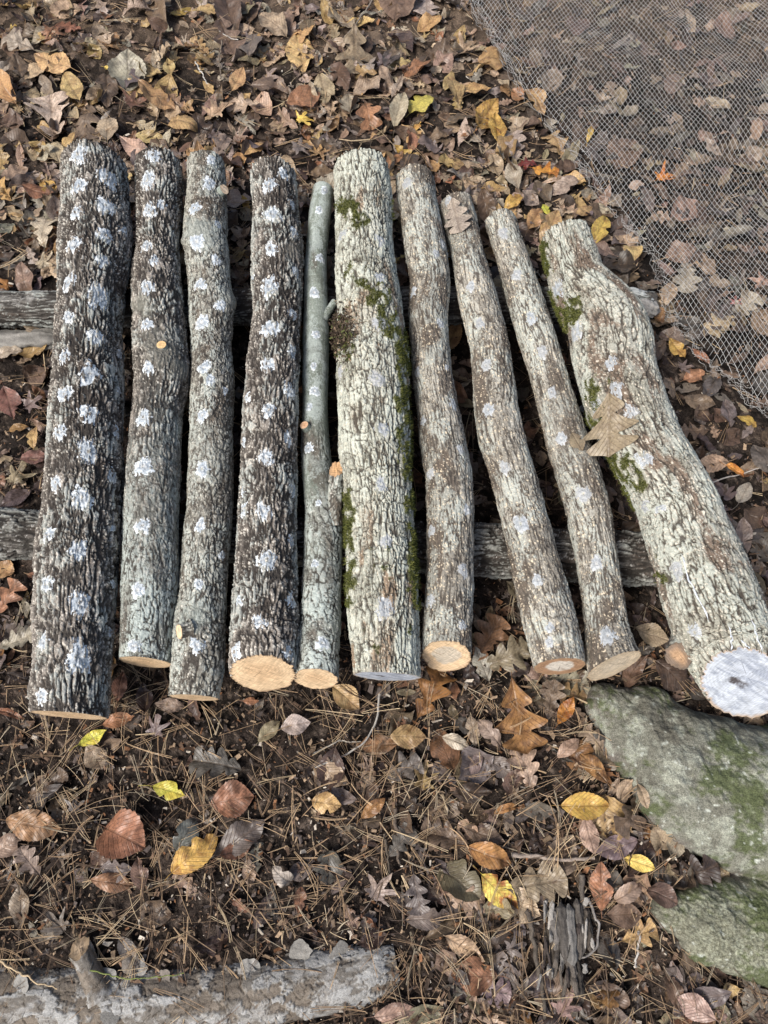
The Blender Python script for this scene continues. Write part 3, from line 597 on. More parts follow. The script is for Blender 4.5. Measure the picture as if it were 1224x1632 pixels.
# long grey splinters at the broken end and beside the left part of the far pole
def splinter(name, label, pts, w, h, seed, parent=None, col=(.3, .29, .26)):
    P = np.array([at(x, y, z) for x, y, z in pts]); P, ln = resample(np.c_[P, np.zeros(len(P))], 70); P = P[:, :3]
    T = np.gradient(P, axis=0); T /= np.linalg.norm(T, axis=1)[:, None]; S = np.cross([0, 0, 1.0], T); S /= np.linalg.norm(S, axis=1)[:, None]; U = np.cross(T, S)
    m = 28; th = np.arange(m)/m*2*math.pi; tt = np.linspace(0, 1, 70)[:, None]
    taper = np.clip(np.minimum(tt*9+.15, (1-tt)*6+.1), 0, 1)*(.8+.4*fbm(tt*9+seed, tt*0, seed, 3))
    g_ = fbm(th[None]*5.0+seed+0*tt, tt*6.2, seed+1, 4)
    rr = (1+.9*(g_-.5))*taper
    V = P[:, None]+(rr*np.cos(th)*w)[..., None]*S[:, None]+(rr*np.sin(th)*h)[..., None]*U[:, None]
    c = F3(*col)*(.35+1.3*g_)[..., None]
    V = V.reshape(-1, 3); cidx = len(V); V = np.concatenate([V, P[:1], P[-1:]]); c = np.concatenate([c.reshape(-1, 3), [col, col]])
    t0 = np.stack([np.full(m, cidx), (np.arange(m)+1) % m, np.arange(m)], 1); t1 = np.stack([np.full(m, cidx+1), 69*m+np.arange(m), 69*m+(np.arange(m)+1) % m], 1)
    org = P.mean(0) if parent is None else parent.location
    return build(name, V, [grid_faces(70, m, True), t0, t1], M_bark, parent, tuple(org), tint=c)
splinter('splinter', '', [(968, 462, .06), (1010, 467, .064), (1042, 478, .05)], .013, .008, 4, RK1.root, (.42, .43, .4))
splinter('splinter', '', [(985, 478, .055), (1020, 486, .055), (1052, 497, .035)], .015, .012, 8, RK1.root, (.3, .28, .25))
tag(splinter('wood_strip', '', [(-60, 545, .01), (10, 541, .012), (60, 540, .012), (110, 541, .01)], .022, .014, 12, col=(.2, .19, .17)),
    'flat weathered wood strip on the soil just below the far pole, left edge', 'wood strip')
FB = lay('fallen_branch', 'rotting pale branch with flaky bark and a raised side stub, bottom left corner', 'fallen branch',
  hrow([(-190, 1590, 50), (-60, 1592, 52), (60, 1590, 50), (200, 1596, 50), (330, 1592, 48), (430, 1580, 50), (540, 1556, 48), (600, 1540, 42), (632, 1532, 30)], -.020), 'flaky', 977, step=.0013)
stub(FB, FB.root, 150, 1560, (-.45, .8, .22), .019, .055, 21, 'flaky', ((.32, .24, .16), (.26, .19, .12), (.16, .12, .08)), sink=.03, taper=.8, slant=.7)
RC = Log(); RC.C = np.array([at(x, y, .004) for x, y in [(895, 1440), (905, 1500), (915, 1550)]]).repeat(25, 0); RC.r = np.full(75, .018)
RC.root = thing('rotten_wood', 'dark rotting wood chunk falling apart in grey splinters among the leaves at bottom right', 'rotten wood', tuple(at(903, 1495, 0)))
for q, (x0, y0, x1, y1, w, z, c) in enumerate([(880, 1446, 886, 1520, .010, .020, (.17, .155, .14)), (893, 1438, 902, 1535, .011, .026, (.10, .09, .08)), (906, 1440, 912, 1545, .011, .027, (.2, .19, .175)),
   (919, 1432, 924, 1530, .010, .023, (.12, .105, .09)), (931, 1444, 936, 1512, .009, .018, (.09, .075, .06)), (874, 1470, 880, 1545, .008, .014, (.08, .065, .05)), (900, 1500, 915, 1575, .009, .018, (.15, .13, .11)), (915, 1520, 925, 1590, .008, .012, (.07, .06, .05))]):
    splinter('splinter', '', [(x0, y0, z), ((x0+x1)/2+2, (y0+y1)/2, z+.004), (x1, y1, z-.002)], w*.8, .009, 50+q, RC.root, np.array(c)*.7)
rg = np.random.RandomState(61)
for q in range(34):
    x0, y0 = rg.uniform(862, 940), rg.uniform(1430, 1560); l = rg.uniform(14, 60); k = rg.normal(0, .14)
    splinter('splinter', '', [(x0, y0, .016+rg.uniform(0, .018)), (x0+k*l*.5, y0+l*.5, .018+rg.uniform(0, .018)), (x0+k*l, y0+l, .012+rg.uniform(0, .014))], rg.uniform(.0012, .0042), rg.uniform(.0012, .003), 80+q, RC.root, np.array([(.2, .19, .175), (.10, .085, .07), (.05, .04, .035), (.3, .28, .25)][rg.randint(4)]))
# loose flakes of bark on and beside the fallen branch
for q in range(12):
    px = rg.uniform(-20, 620); py = np.interp(px, [0, 300, 450, 620], [1590, 1596, 1575, 1536])+rg.choice([-1, -1, -1, 1])*rg.uniform(18, 56); c = at(px, py, .03)
    d = np.hypot(FB.C[:, 0]-c[0], FB.C[:, 1]-c[1]); i = int(d.argmin()); zt = FB.C[i, 2]+math.sqrt(max(FB.r[i]**2-d[i]**2, 0)) if d[i] < FB.r[i] else .008
    zt = max(zt, .012)+.003; c = at(px, py, zt); m = 26; th = np.arange(m)/m*6.283; a = rg.uniform(.009, .020)*(.6+.8*fbm(np.cos(th)*1.5+q*3, np.sin(th)*1.5, 4, 4)); a2 = rg.uniform(.5, 1.1)
    nx = np.array([1, 0, rg.normal(0, .2)]); ny = np.array([0, 1, -np.sign(py-1590)*-.0+rg.normal(0, .25)]); ring = c+np.outer(a*np.cos(th), nx)+np.outer(a*np.sin(th)*a2, ny); up = np.array([0, 0, .0010])
    cc = np.array([(.24, .23, .21), (.16, .14, .12), (.10, .08, .06), (.2, .19, .17)][rg.randint(4)])
    V = np.concatenate([ring, c+(ring-c)*.55+up*.6, c[None]+up, ring-up, ])+0; V[:m] += up*.4
    F4 = [grid_faces(2, m, True)[:, ::-1]]; t = np.stack([m+np.arange(m), m+(np.arange(m)+1) % m, np.full(m, 2*m)], 1); side = np.stack([2*m+1+np.arange(m), 2*m+1+(np.arange(m)+1) % m, (np.arange(m)+1) % m, np.arange(m)], 1)
    col = cc*(.6+.8*fbm(V[:, 0]*300, V[:, 1]*300, 3, 3))[:, None]
    build('bark_flake', V, F4+[side, t], M_bark, FB.root, tuple(FB.origin), tint=col, smooth=False)

# ------------------------------------------------------------------ mossy root flare (lower right)
def root_h(x, y):
    """height of the root surface over the plain"""
    def cap(pts):
        best = np.full(np.shape(x), -1.0)
        for (a, b) in zip(pts[:-1], pts[1:]):
            ax, ay, ar, ah = a; bx, by, br_, bh = b; dx, dy = bx-ax, by-ay
            t = np.clip(((x-ax)*dx+(y-ay)*dy)/(dx*dx+dy*dy), 0, 1)
            d = np.hypot(x-ax-t*dx, y-ay-t*dy); r = ar+(br_-ar)*t; h = ah+(bh-ah)*t
            q = 1-(d/r)**2
            best = np.maximum(best, np.where(q > 0, h*np.sqrt(np.maximum(q, 0))*1.0, -.02-(d-r)*.8))
        return best
    def pt(px, py, rpx, h):
        c = at(px, py, .03); return (c[0], c[1], rpx*depth(c)/FPX, h)
    A = cap([pt(972, 1118, 36, .045), pt(1038, 1168, 76, .07), pt(1114, 1238, 108, .10), pt(1215, 1278, 122, .13), pt(1420, 1330, 165, .17), pt(1750, 1420, 300, .3)])
    B = cap([pt(1082, 1456, 34, .036), pt(1140, 1474, 62, .06), pt(1240, 1480, 88, .085), pt(1420, 1460, 150, .15), pt(1750, 1420, 300, .3)])
    k = .012; m = np.maximum(A, B)
    return m
c0 = at(1230, 1290, 0); rx = np.arange(c0[0]-.36, c0[0]+.62, .0023); ry = np.arange(c0[1]-.5, c0[1]+.36, .0023)
QX, QY = np.meshgrid(rx, ry); wx_ = (fbm(QX*22, QY*22, 71, 3)-.5)*.02; wy_ = (fbm(QX*22+9, QY*22, 72, 3)-.5)*.02
HB = root_h(QX+wx_, QY+wy_); px_, py_ = project(np.stack([QX, QY, np.maximum(HB, 0)], -1))
lump = fbm(QX*40, QY*40, 73, 4); ff = worley(QX*150+lump*3, QY*150-lump*3, 74); alli = sst(0, .35, ff[1]-ff[0])
lowB = sst(1380, 1430, py_+(lump-.5)*60)
HZ = HB+(lump-.5)*.018+(fbm(QX*130, QY*130, 76, 4)-.5)*.007+(alli-.6)*(.0009+.0022*lowB)
base = mixc(np.tile(F3(.22, .222, .18), HB.shape+(1,)), (.13, .125, .10), sst(.35, .7, fbm(QX*16, QY*16, 77, 4)))
base = mixc(base, (.25, .215, .195), sst(.05, .0, HB)*.8)
base = mixc(base, (.34, .355, .29), sst(.5, .66, fbm(QX*60, QY*60, 78, 5))*.75)
base = mixc(base, (.30, .31, .22), lowB*.6); base = mixc(base, (.07, .065, .045), (1-alli)*(.25+.4*lowB))
gm = sst(.45, .6, fbm(QX*20+3, QY*20, 79, 4)*.7+fbm(QX*200, QY*200, 83, 3)*.3); base = mixc(base, (.07, .09, .03), gm*.8)
base = mixc(base, (.5, .53, .47), sst(.76, .8, fbm(QX*120+4, QY*120, 80, 3))*.7)
base = mixc(base, (.10, .095, .075), sst(.6, .8, fbm(QX*35+9, QY*35, 85, 5))*.35)
base *= (.6+.5*fbm(QX*420, QY*420, 81, 3))[..., None]
keep = HB > -.035; F = grid_faces(*HB.shape)[:, ::-1]; kf = keep.ravel()[F].all(1); F = F[kf]
used = np.unique(F); remap = np.zeros(HB.size, int); remap[used] = np.arange(len(used))
RVv = np.stack([QX, QY, HZ+gh(QX, QY)*.3], -1).reshape(-1, 3)[used]
tr_ = thing('tree_root', 'large grey-green mossy root flare in the lower right corner', 'tree root', (c0[0], c0[1], 0))
build('root_bark', RVv, remap[F], M_root, tr_, (c0[0], c0[1], 0), tint=base.reshape(-1, 3)[used])

# ------------------------------------------------------------------ where things may lie
EDGE = [(700, -140), (735, -60), (758, 15), (789, 66), (827, 124), (874, 186), (912, 240), (947, 294), (982, 337), (1003, 368), (1041, 403), (1051, 447), (1056, 496), (1081, 520), (1100, 545), (1132, 587), (1169, 611), (1201, 643), (1240, 672), (1330, 740), (1420, 800)]
EX = np.array([at(x, y, .04)[:2] for x, y in EDGE])
def in_net(x, y):      # signed distance-like: right side of the edge
    best = np.full(np.shape(x), 1e9); sg = np.zeros(np.shape(x))
    for a, b in zip(EX[:-1], EX[1:]):
        d = b-a; t = np.clip(((x-a[0])*d[0]+(y-a[1])*d[1])/(d@d), 0, 1)
        q = np.hypot(x-a[0]-t*d[0], y-a[1]-t*d[1]); cr = (x-a[0])*d[1]-(y-a[1])*d[0]
        m = q < best; best = np.where(m, q, best); sg = np.where(m, np.sign(cr), sg)
    return -best*sg
SOL = [(L.C, L.r) for L in (RK1, RK2, FB, RC)]
def blocked(x, y, pad=0.0):
    """top of the solid thing at x, y, or -1"""
    z = -1.0
    for C_, r_ in SOL:
        d = np.hypot(C_[::25, 0]-x, C_[::25, 1]-y); k = int(d.argmin()); r = r_[::25][k]
        if d[k] < r+pad: z = max(z, C_[::25][k, 2]+math.sqrt(max(r*r-d[k]**2, 0)))
    h = float(root_h(np.array([x]), np.array([y]))[0])
    if h > -.01: z = max(z, h+.004)
    return z
def over_logs(x, y):
    for L in LOGS.values():
        d = np.hypot(L.C[::40, 0]-x, L.C[::40, 1]-y); k = int(d.argmin())
        if d[k] < L.r[::40][k]: return True
    return False

# ------------------------------------------------------------------ netting
d1a, d1b = at(1100, 500, .05), at(1110, 514, .05); d2b = at(1110, 486, .05)
D1 = (d1b-d1a)[:2]; D1 /= np.linalg.norm(D1); D2 = (d2b-d1a)[:2]; D2 /= np.linalg.norm(D2)
def net_z(x, y):
    e = in_net(x, y)
    return gh(x, y)+.05+.03*fbm(x*3.1+2, y*3.1, 90, 3)+.006*np.sin(x*23+y*11)+.004*fbm(x*25, y*25, 91, 2)-.03*np.exp(-np.clip(e, 0, 1)/.03)
no = np.array(at(1110, 250, 0)); B = np.stack([D1, D2], 1); Bi = np.linalg.inv(B)
paths, rads, cols = [], [], []
pitch = .0106/abs(D1[0]*D2[1]-D1[1]*D2[0])
rgn = np.random.RandomState(5)
for fam in (0, 1):
    da, db = (D1, D2) if fam == 0 else (D2, D1)
    for k in range(-190, 191):
        t = np.arange(-1.7, 1.7, .011)+.0
        o = no[:2]+db*k*pitch
        x = o[0]+da[0]*t; y = o[1]+da[1]*t
        x2 = x+.002*(fbm(x*9, y*9, 95, 2)-.5)*2; y2 = y+.002*(fbm(x*9+5, y*9, 96, 2)-.5)*2
        x2 = x2+.014*(fbm(x*2.5, y*2.5, 97, 2)-.5); y2 = y2+.014*(fbm(x*2.5+5, y*2.5, 98, 2)-.5)
        e = in_net(x2, y2); px, py = project(np.stack([x2, y2, np.full(len(x2), .05)], -1))
        ok = (e > .0+.006*rgn.rand()) & (px < 1420) & (py > -190) & (px > 560) & (py < 900)
        z = net_z(x2, y2)+(.0004 if fam else -.0004)
        run = []
        for q in range(len(t)+1):
            if q < len(t) and ok[q]: run.append(q)
            else:
                if len(run) > 3:
                    paths.append(np.stack([x2[run], y2[run], z[run]], 1)); rads.append(.00043); cols.append(F3(.50, .50, .48)*rgn.uniform(.85, 1.1))
                run = []
# gathered, tangled strands along the border
nodes = np.concatenate([np.linspace(a, b, 40, endpoint=False) for a, b in zip(EX[:-1], EX[1:])])
for q in range(170):
    i = rgn.randint(0, len(nodes)-60); ln = rgn.randint(14, 50); seg = nodes[i:i+ln:2]
    off = abs(rgn.randn())*.012; nrm = np.array([1, .35]); wob = (fbm(np.arange(len(seg))*.35, np.full(len(seg), q*3.3), 99, 2)-.5)*.022
    x = seg[:, 0]+(off+wob)*.9; y = seg[:, 1]+(off+wob)*.35
    z = gh(x, y)+.012+rgn.uniform(0, .03)+wob*.4
    paths.append(np.stack([x, y, z], 1)); rads.append(.00038); cols.append(F3(.46, .45, .43)*rgn.uniform(.7, 1.1))
V, F, c = tubes([p for p in paths], rads, 3, cols)
tag(build('netting', V, F, M_net, None, (no[0], no[1], 0), tint=c), 'pale fine diamond mesh netting spread over the leaves at the upper right', 'netting')

# ------------------------------------------------------------------ leaves
COLS = {  # two tones each (linear)
 'ochre': ((.50, .32, .12), (.36, .21, .08)), 'tan': ((.46, .33, .20), (.33, .23, .14)), 'cream': ((.50, .41, .29), (.36, .28, .19)),
 'brown': ((.19, .12, .075), (.12, .075, .048)), 'dark brown': ((.075, .045, .032), (.05, .032, .025)), 'rust': ((.34, .155, .07), (.2, .095, .045)),
 'yellow': ((.72, .54, .13), (.62, .46, .12)), 'lime': ((.56, .56, .09), (.6, .5, .08)), 'mauve': ((.175, .135, .12), (.25, .19, .16)),
 'pink-tan': ((.40, .27, .19), (.28, .185, .13)), 'grey-tan': ((.38, .31, .235), (.25, .2, .155)), 'olive-tan': ((.27, .21, .125), (.20, .15, .088)),
 'amber': ((.36, .17, .045), (.2, .09, .03)), 'orange': ((.56, .25, .05), (.36, .13, .03)), 'grey-brown': ((.15, .12, .10), (.1, .078, .062)),
 'slate': ((.12, .12, .105), (.09, .085, .075)), 'golden': ((.58, .38, .10), (.42, .24, .07)), 'yellow and rust': ((.55, .42, .09), (.38, .14, .045)),
 'dark red': ((.22, .035, .03), (.14, .03, .025)), 'reddish': ((.24, .11, .075), (.16, .08, .055)), 'rose': ((.42, .17, .15), (.3, .13, .11))}
for k_ in COLS:
    if k_ not in ('yellow', 'lime', 'golden', 'orange', 'dark red', 'yellow and rust'): COLS[k_] = tuple(tuple(v*.86+sum(c)/3*.14*.95 for v in c) for c in COLS[k_])
SHAPES = {'O': 'oval', 'K': 'lobed oak', 'R': 'pointed oak', 'M': 'maple', 'B': 'broad', 'N': 'narrow'}
def leaf_geo(kind, Ln, rg, fine=1.0, curl=None, fold=None, wrinkle=1.0, stem=True):
    """leaf lying along +x, centre at 0; returns V, F, uv"""
    if kind == 'M':
        na, nr = int(44*fine)+8, int(6*fine)+2
        th = np.linspace(0, 2*math.pi, na, endpoint=False)
        lob = [(0, 1.0, .30), (.95, .82, .26), (-.95, .82, .26), (1.95, .5, .28), (-1.95, .5, .28)]
        r = np.full(na, .27)
        for c, h, w in lob:
            d = np.abs((th-c+math.pi) % (2*math.pi)-math.pi); r = np.maximum(r, h*np.clip(1-(d/(w*1.9)), 0, 1)**.75*.62+.2*np.exp(-(d/w)**2))
        r *= 1+.09*np.sin(th*17+rg.rand()*6)+.05*rg.randn(na); d = np.abs((th+math.pi*0-math.pi)); r *= 1-.35*np.exp(-(d/.16)**2)
        rr = np.linspace(0, 1, nr)[:, None]; x = rr*r*np.cos(th)*Ln*.62; y = rr*r*np.sin(th)*Ln*.62
        u = x/Ln+.5; v = y/Ln; X = x.ravel()+0; Y = y.ravel(); F = grid_faces(nr, na, True)[:, ::-1]
    else:
        nu, nv = int(24*fine)+4, int(8*fine)+3
        if kind in 'KR': nu = int(34*fine)+8
        u = np.linspace(0, 1, nu)[:, None]; v = np.linspace(-1, 1, nv)[None, :]
        W = {'O': .235, 'B': .36, 'N': .12, 'K': .34, 'R': .38}[kind]*rg.uniform(.88, 1.12)
        if kind in 'OBN':
            pk = rg.uniform(.42, .56); e = np.where(u < pk, np.sin(u/pk*math.pi/2)**.8, np.cos((u-pk)/(1-pk)*math.pi/2)**rg.uniform(.8, 1.1))
            w = W*e*(1+.04*np.sin(u*rg.uniform(60, 90)))+.004; slant = .1
            L_, R_ = w, w
        else:
            n = 3 if kind == 'R' else 4; ph = rg.uniform(-.06, .06)
            def side(p):
                e = np.sin(np.clip(u, 0, 1)**.9*math.pi)**.45
                lo = np.abs(np.sin((u*n+p)*math.pi))**(1.3 if kind == 'R' else .7)
                if kind == 'R': lo = lo*(.7+.5*((u*n+p) % 1))
                return W*e*(.26+.74*lo)*(.45+.75*np.clip(u*1.3, 0, 1))+.004
            L_, R_ = side(ph), side(ph+rg.uniform(-.08, .08)); slant = .42 if kind == 'R' else .3
            w = L_
        ww = np.where(v < 0, L_, R_)
        y = v*ww*Ln; x = (u-.5+slant*(np.abs(v)*ww)*(1-u*.6)-slant*.05)*Ln
        uu = u+0*v; vv = v*ww
        for _b in range(rg.choice([0, 0, 1, 2])):    # a bite or a torn edge
            u0, s_ = rg.uniform(.3, .9), rg.choice([-1, 1]); b = np.exp(-((u-u0)/.06)**2)*(np.sign(v) == s_)*.5*np.abs(v); y = y*(1-b)
        X = x.ravel(); Y = y.ravel(); u = uu; v = vv; F = grid_faces(nu, nv)[:, ::-1]
    if curl is None: curl = rg.normal(0, 1.0)
    if fold is None: fold = rg.uniform(-.1, .7)
    s1, s2, s3 = rg.rand(3)*50
    n1 = fbm(X/Ln*3+s1, Y/Ln*3+s2, 7, 2)-.5; n2 = fbm(X/Ln*9+s3, Y/Ln*9, 8, 2)-.5
    edge = np.clip(np.abs(Y)/(Ln*.3), 0, 1.4)
    Z = np.abs(Y)*fold*.7+Ln*wrinkle*(.16*n1+.05*n2)+Ln*.10*edge**2*rg.uniform(-.5, 1.2)*np.sin(X/Ln*rg.uniform(4, 12)+s1)
    Z = Z-.018*Ln*np.exp(-(Y/(Ln*.018))**2)
    k = curl/Ln*.9
    if abs(k) > 1e-3:
        a = X*k; r = 1/k; X2 = np.sin(a)*(r-Z); Z2 = r-np.cos(a)*(r-Z); X, Z = X2, Z2
    tw = rg.normal(0, .35)*X/Ln; Yn = Y*np.cos(tw)-Z*np.sin(tw)*.5; Z = Z*np.cos(tw)+Y*np.sin(tw); Y = Yn
    V = np.stack([X, Y, Z], 1); uv = np.stack([np.broadcast_to(u, v.shape).ravel() if u.shape != v.shape else u.ravel(), v.ravel()], 1)
    if stem:
        b = V[np.argmin(V[:, 0]+np.abs(V[:, 1])*3)]; m = 7; t = np.linspace(0, 1, m)
        if kind == 'M': b = V[np.argmin(np.abs(V[:, 0]+.15*Ln)+np.abs(V[:, 1])*3)]
        sl_ = Ln*rg.uniform(.15, .4); P = b+np.stack([-t*sl_, rg.uniform(-.25, .25)*sl_*t**2, .15*sl_*np.sin(t*2)*rg.uniform(-1, 1)], 1)
        tv, tf, _ = tubes([P], [.0007], 3); F = np.concatenate([F, tf+len(V)]); V = np.concatenate([V, tv]); uv = np.concatenate([uv, np.tile([[.5, .0]], (len(tv), 1))])
    return V, F, uv
def pose(V, c, ang, tilt, roll, lift, sup):
    """turn a leaf and let it down onto the support height function sup"""
    ca, sa = math.cos(roll), math.sin(roll); V = np.stack([V[:, 0], V[:, 1]*ca-V[:, 2]*sa, V[:, 1]*sa+V[:, 2]*ca], 1)
    ca, sa = math.cos(tilt), math.sin(tilt); V = np.stack([V[:, 0]*ca-V[:, 2]*sa, V[:, 1], V[:, 0]*sa+V[:, 2]*ca], 1)
    ca, sa = math.cos(ang), math.sin(ang); V = np.stack([V[:, 0]*ca-V[:, 1]*sa+c[0], V[:, 0]*sa+V[:, 1]*ca+c[1], V[:, 2]], 1)
    z0 = sup(V[:, 0], V[:, 1]); dz = np.percentile(z0-V[:, 2], 85)
    V[:, 2] += dz+lift; V[:, 2] = np.maximum(V[:, 2], z0+.0005)
    return V
def leaf_tints(colname, rg, n):
    a, b = COLS[colname]; k = rg.uniform(.72, 1.28); j = rg.uniform(.93, 1.07, 3)
    return np.tile(np.clip(F3(*a)*k*j, 0, .9), (n, 1)), np.tile(np.clip(F3(*b)*k*j*rg.uniform(.75, 1.1), 0, .9), (n, 1))

# leaves that can be picked out in the photograph: x, y, length px, angle deg, shape, colour, lift, curl
PICK = [
 (25,75,60,160,'K','cream'),(88,106,68,155,'O','ochre'),(62,118,50,40,'B','tan'),(12,147,50,120,'O','ochre'),(86,192,74,95,'R','cream'),(118,147,55,-60,'O','ochre'),
 (210,165,62,20,'M','reddish'),(250,158,70,-35,'O','ochre'),(240,118,48,-20,'O','ochre'),(205,120,55,80,'B','grey-tan'),(270,108,28,100,'O','ochre'),(177,110,22,0,'B','yellow'),
 (290,207,70,-15,'O','ochre'),(173,205,46,90,'O','pink-tan'),(67,237,40,-10,'O','ochre'),(90,245,42,-60,'O','tan'),(110,230,36,50,'O','ochre'),(345,180,72,40,'M','tan'),
 (378,125,40,60,'O','ochre'),(327,97,34,-30,'O','ochre'),(435,40,50,150,'B','tan'),(328,20,44,10,'O','ochre'),(218,20,48,20,'K','cream'),(400,70,42,80,'B','mauve'),
 (566,92,66,-90,'R','olive-tan'),(536,118,28,0,'B','slate'),(480,190,48,10,'M','yellow'),(405,240,46,30,'O','ochre'),(355,240,40,60,'R','grey-tan'),(485,160,56,20,'B','rust'),
 (430,140,60,-10,'B','brown'),(475,235,58,15,'M','mauve'),(510,275,45,10,'O','brown'),(62,305,52,-10,'O','rust'),(25,277,45,25,'B','pink-tan'),(72,368,52,80,'K','grey-tan'),
 (670,172,46,30,'B','yellow'),(636,183,46,70,'O','cream'),(773,188,58,55,'O','golden'),(791,207,46,95,'O','golden'),(758,145,52,10,'O','ochre'),(724,150,42,120,'O','ochre'),
 (852,160,54,-50,'O','ochre'),(634,142,38,65,'N','cream'),(868,277,46,-5,'R','orange'),(838,267,32,170,'R','dark red'),(818,288,42,110,'O','cream'),(816,332,36,40,'O','golden'),
 (867,343,22,120,'O','lime'),(850,358,46,60,'O','ochre'),(952,378,46,60,'O','golden'),(928,344,32,30,'O','ochre'),(1004,406,32,100,'B','ochre'),(955,402,48,150,'O','tan'),(985,432,55,10,'B','dark brown'),
 (957,155,40,-10,'O','tan'),(940,212,28,75,'N','golden'),(1054,286,46,20,'M','orange'),(1042,512,36,-40,'B','amber'),(1076,560,42,-45,'O','golden'),(1113,572,40,-35,'O','rust'),(1103,604,34,20,'B','rust'),
 (1084,590,38,0,'M','mauve'),(1110,645,54,-10,'O','brown'),(1157,663,46,-80,'O','grey-brown'),(1189,673,38,-30,'O','golden'),(1172,482,26,90,'M','rose'),(1185,490,52,30,'K','cream'),
 (68,520,58,120,'B','pink-tan'),(55,556,56,20,'O','ochre'),(13,563,50,10,'O','cream'),(15,645,62,-70,'O','reddish'),(47,645,54,30,'M','mauve'),(30,683,33,10,'O','amber'),(55,697,36,80,'O','ochre'),(27,762,66,60,'M','tan'),(68,422,56,30,'M','tan'),(55,731,44,0,'B','reddish'),
 (18,955,68,55,'R','rust'),(30,1022,68,20,'K','grey-tan'),(190,1092,50,80,'O','rust'),(230,1112,52,95,'O','dark brown'),(147,1176,52,30,'O','lime'),(189,1148,54,15,'O','rust'),(248,1163,62,70,'M','mauve'),
 (150,1207,48,-60,'B','pink-tan'),(345,1217,80,170,'K','grey-brown'),(430,1166,48,45,'O','olive-tan'),(472,1156,50,10,'B','grey-tan'),(401,1118,26,0,'O','rust'),(552,1112,56,-40,'B','ochre'),
 (688,1105,88,60,'R','amber'),(828,1148,134,-80,'R','amber'),(808,1050,76,20,'K','olive-tan'),(778,1018,84,60,'K','rust'),(877,1115,64,80,'K','olive-tan'),(899,1134,50,60,'O','orange'),(727,1184,52,-25,'O','cream'),
 (650,1175,58,0,'B','ochre'),(778,1168,60,130,'O','pink-tan'),(753,1165,50,100,'O','tan'),(1037,1012,56,-20,'B','tan'),(1068,1078,70,-40,'B','dark brown'),(1172,751,38,-30,'O','orange'),(1185,786,42,60,'O','grey-tan'),(964,790,42,30,'B','pink-tan'),
 (50,1315,88,-10,'O','rust'),(10,1348,56,30,'B','tan'),(48,1372,56,120,'K','pink-tan'),(197,1330,90,-25,'B','rust'),(269,1260,56,-15,'O','lime'),(372,1274,72,10,'B','rust'),(313,1360,98,40,'O','golden'),
 (385,1335,98,35,'O','grey-brown'),(378,1354,66,25,'O','rust'),(298,1330,66,60,'B','slate'),(181,1406,66,-10,'O','rust'),(186,1384,50,0,'B','mauve'),(222,1392,56,100,'O','brown'),(479,1433,44,85,'O','rust'),
 (600,1420,88,60,'M','grey-tan'),(520,1280,52,-10,'B','ochre'),(595,1288,50,40,'O','amber'),(549,1592,32,-30,'M','yellow'),(630,1612,68,10,'O','pink-tan'),
 (930,1284,78,0,'O','golden'),(936,1330,66,-75,'O','pink-tan'),(780,1363,80,-20,'O','amber'),(855,1408,98,10,'K','olive-tan'),(795,1421,88,-45,'O','yellow and rust'),(956,1410,82,95,'O','rust'),(1013,1374,52,-20,'O','yellow'),
 (998,1420,56,30,'O','pink-tan'),(1046,1423,58,-30,'B','brown'),(664,1425,68,-80,'K','mauve'),(898,1607,76,60,'M','pink-tan'),(1105,1604,66,150,'B','pink-tan'),(1158,1580,42,30,'O','ochre'),(770,1330,70,-20,'O','brown'),
 (750,1264,66,0,'O','dark brown'),(988,1260,52,70,'O','pink-tan'),(1013,1269,44,-70,'O','tan'),(941,1224,64,130,'O','amber'),(902,1192,50,40,'O','tan'),(995,1457,56,0,'B','brown'),(640,1340,60,50,'K','grey-brown'),(815,1512,58,20,'M','mauve')]
ONLOG = [ # resting on logs
 (972,676,94,-82,'R','olive-tan',9,'olive-tan lobed oak leaf lying across the rightmost log, dark stem up'),
 (919,706,36,-60,'B','olive-tan',8,'small tan oval leaf on the slender leaning log, beside the big oak leaf'),
 (727,346,70,-75,'K','grey-tan',7,'brown oak leaf stuck on the far end of the crooked log')]
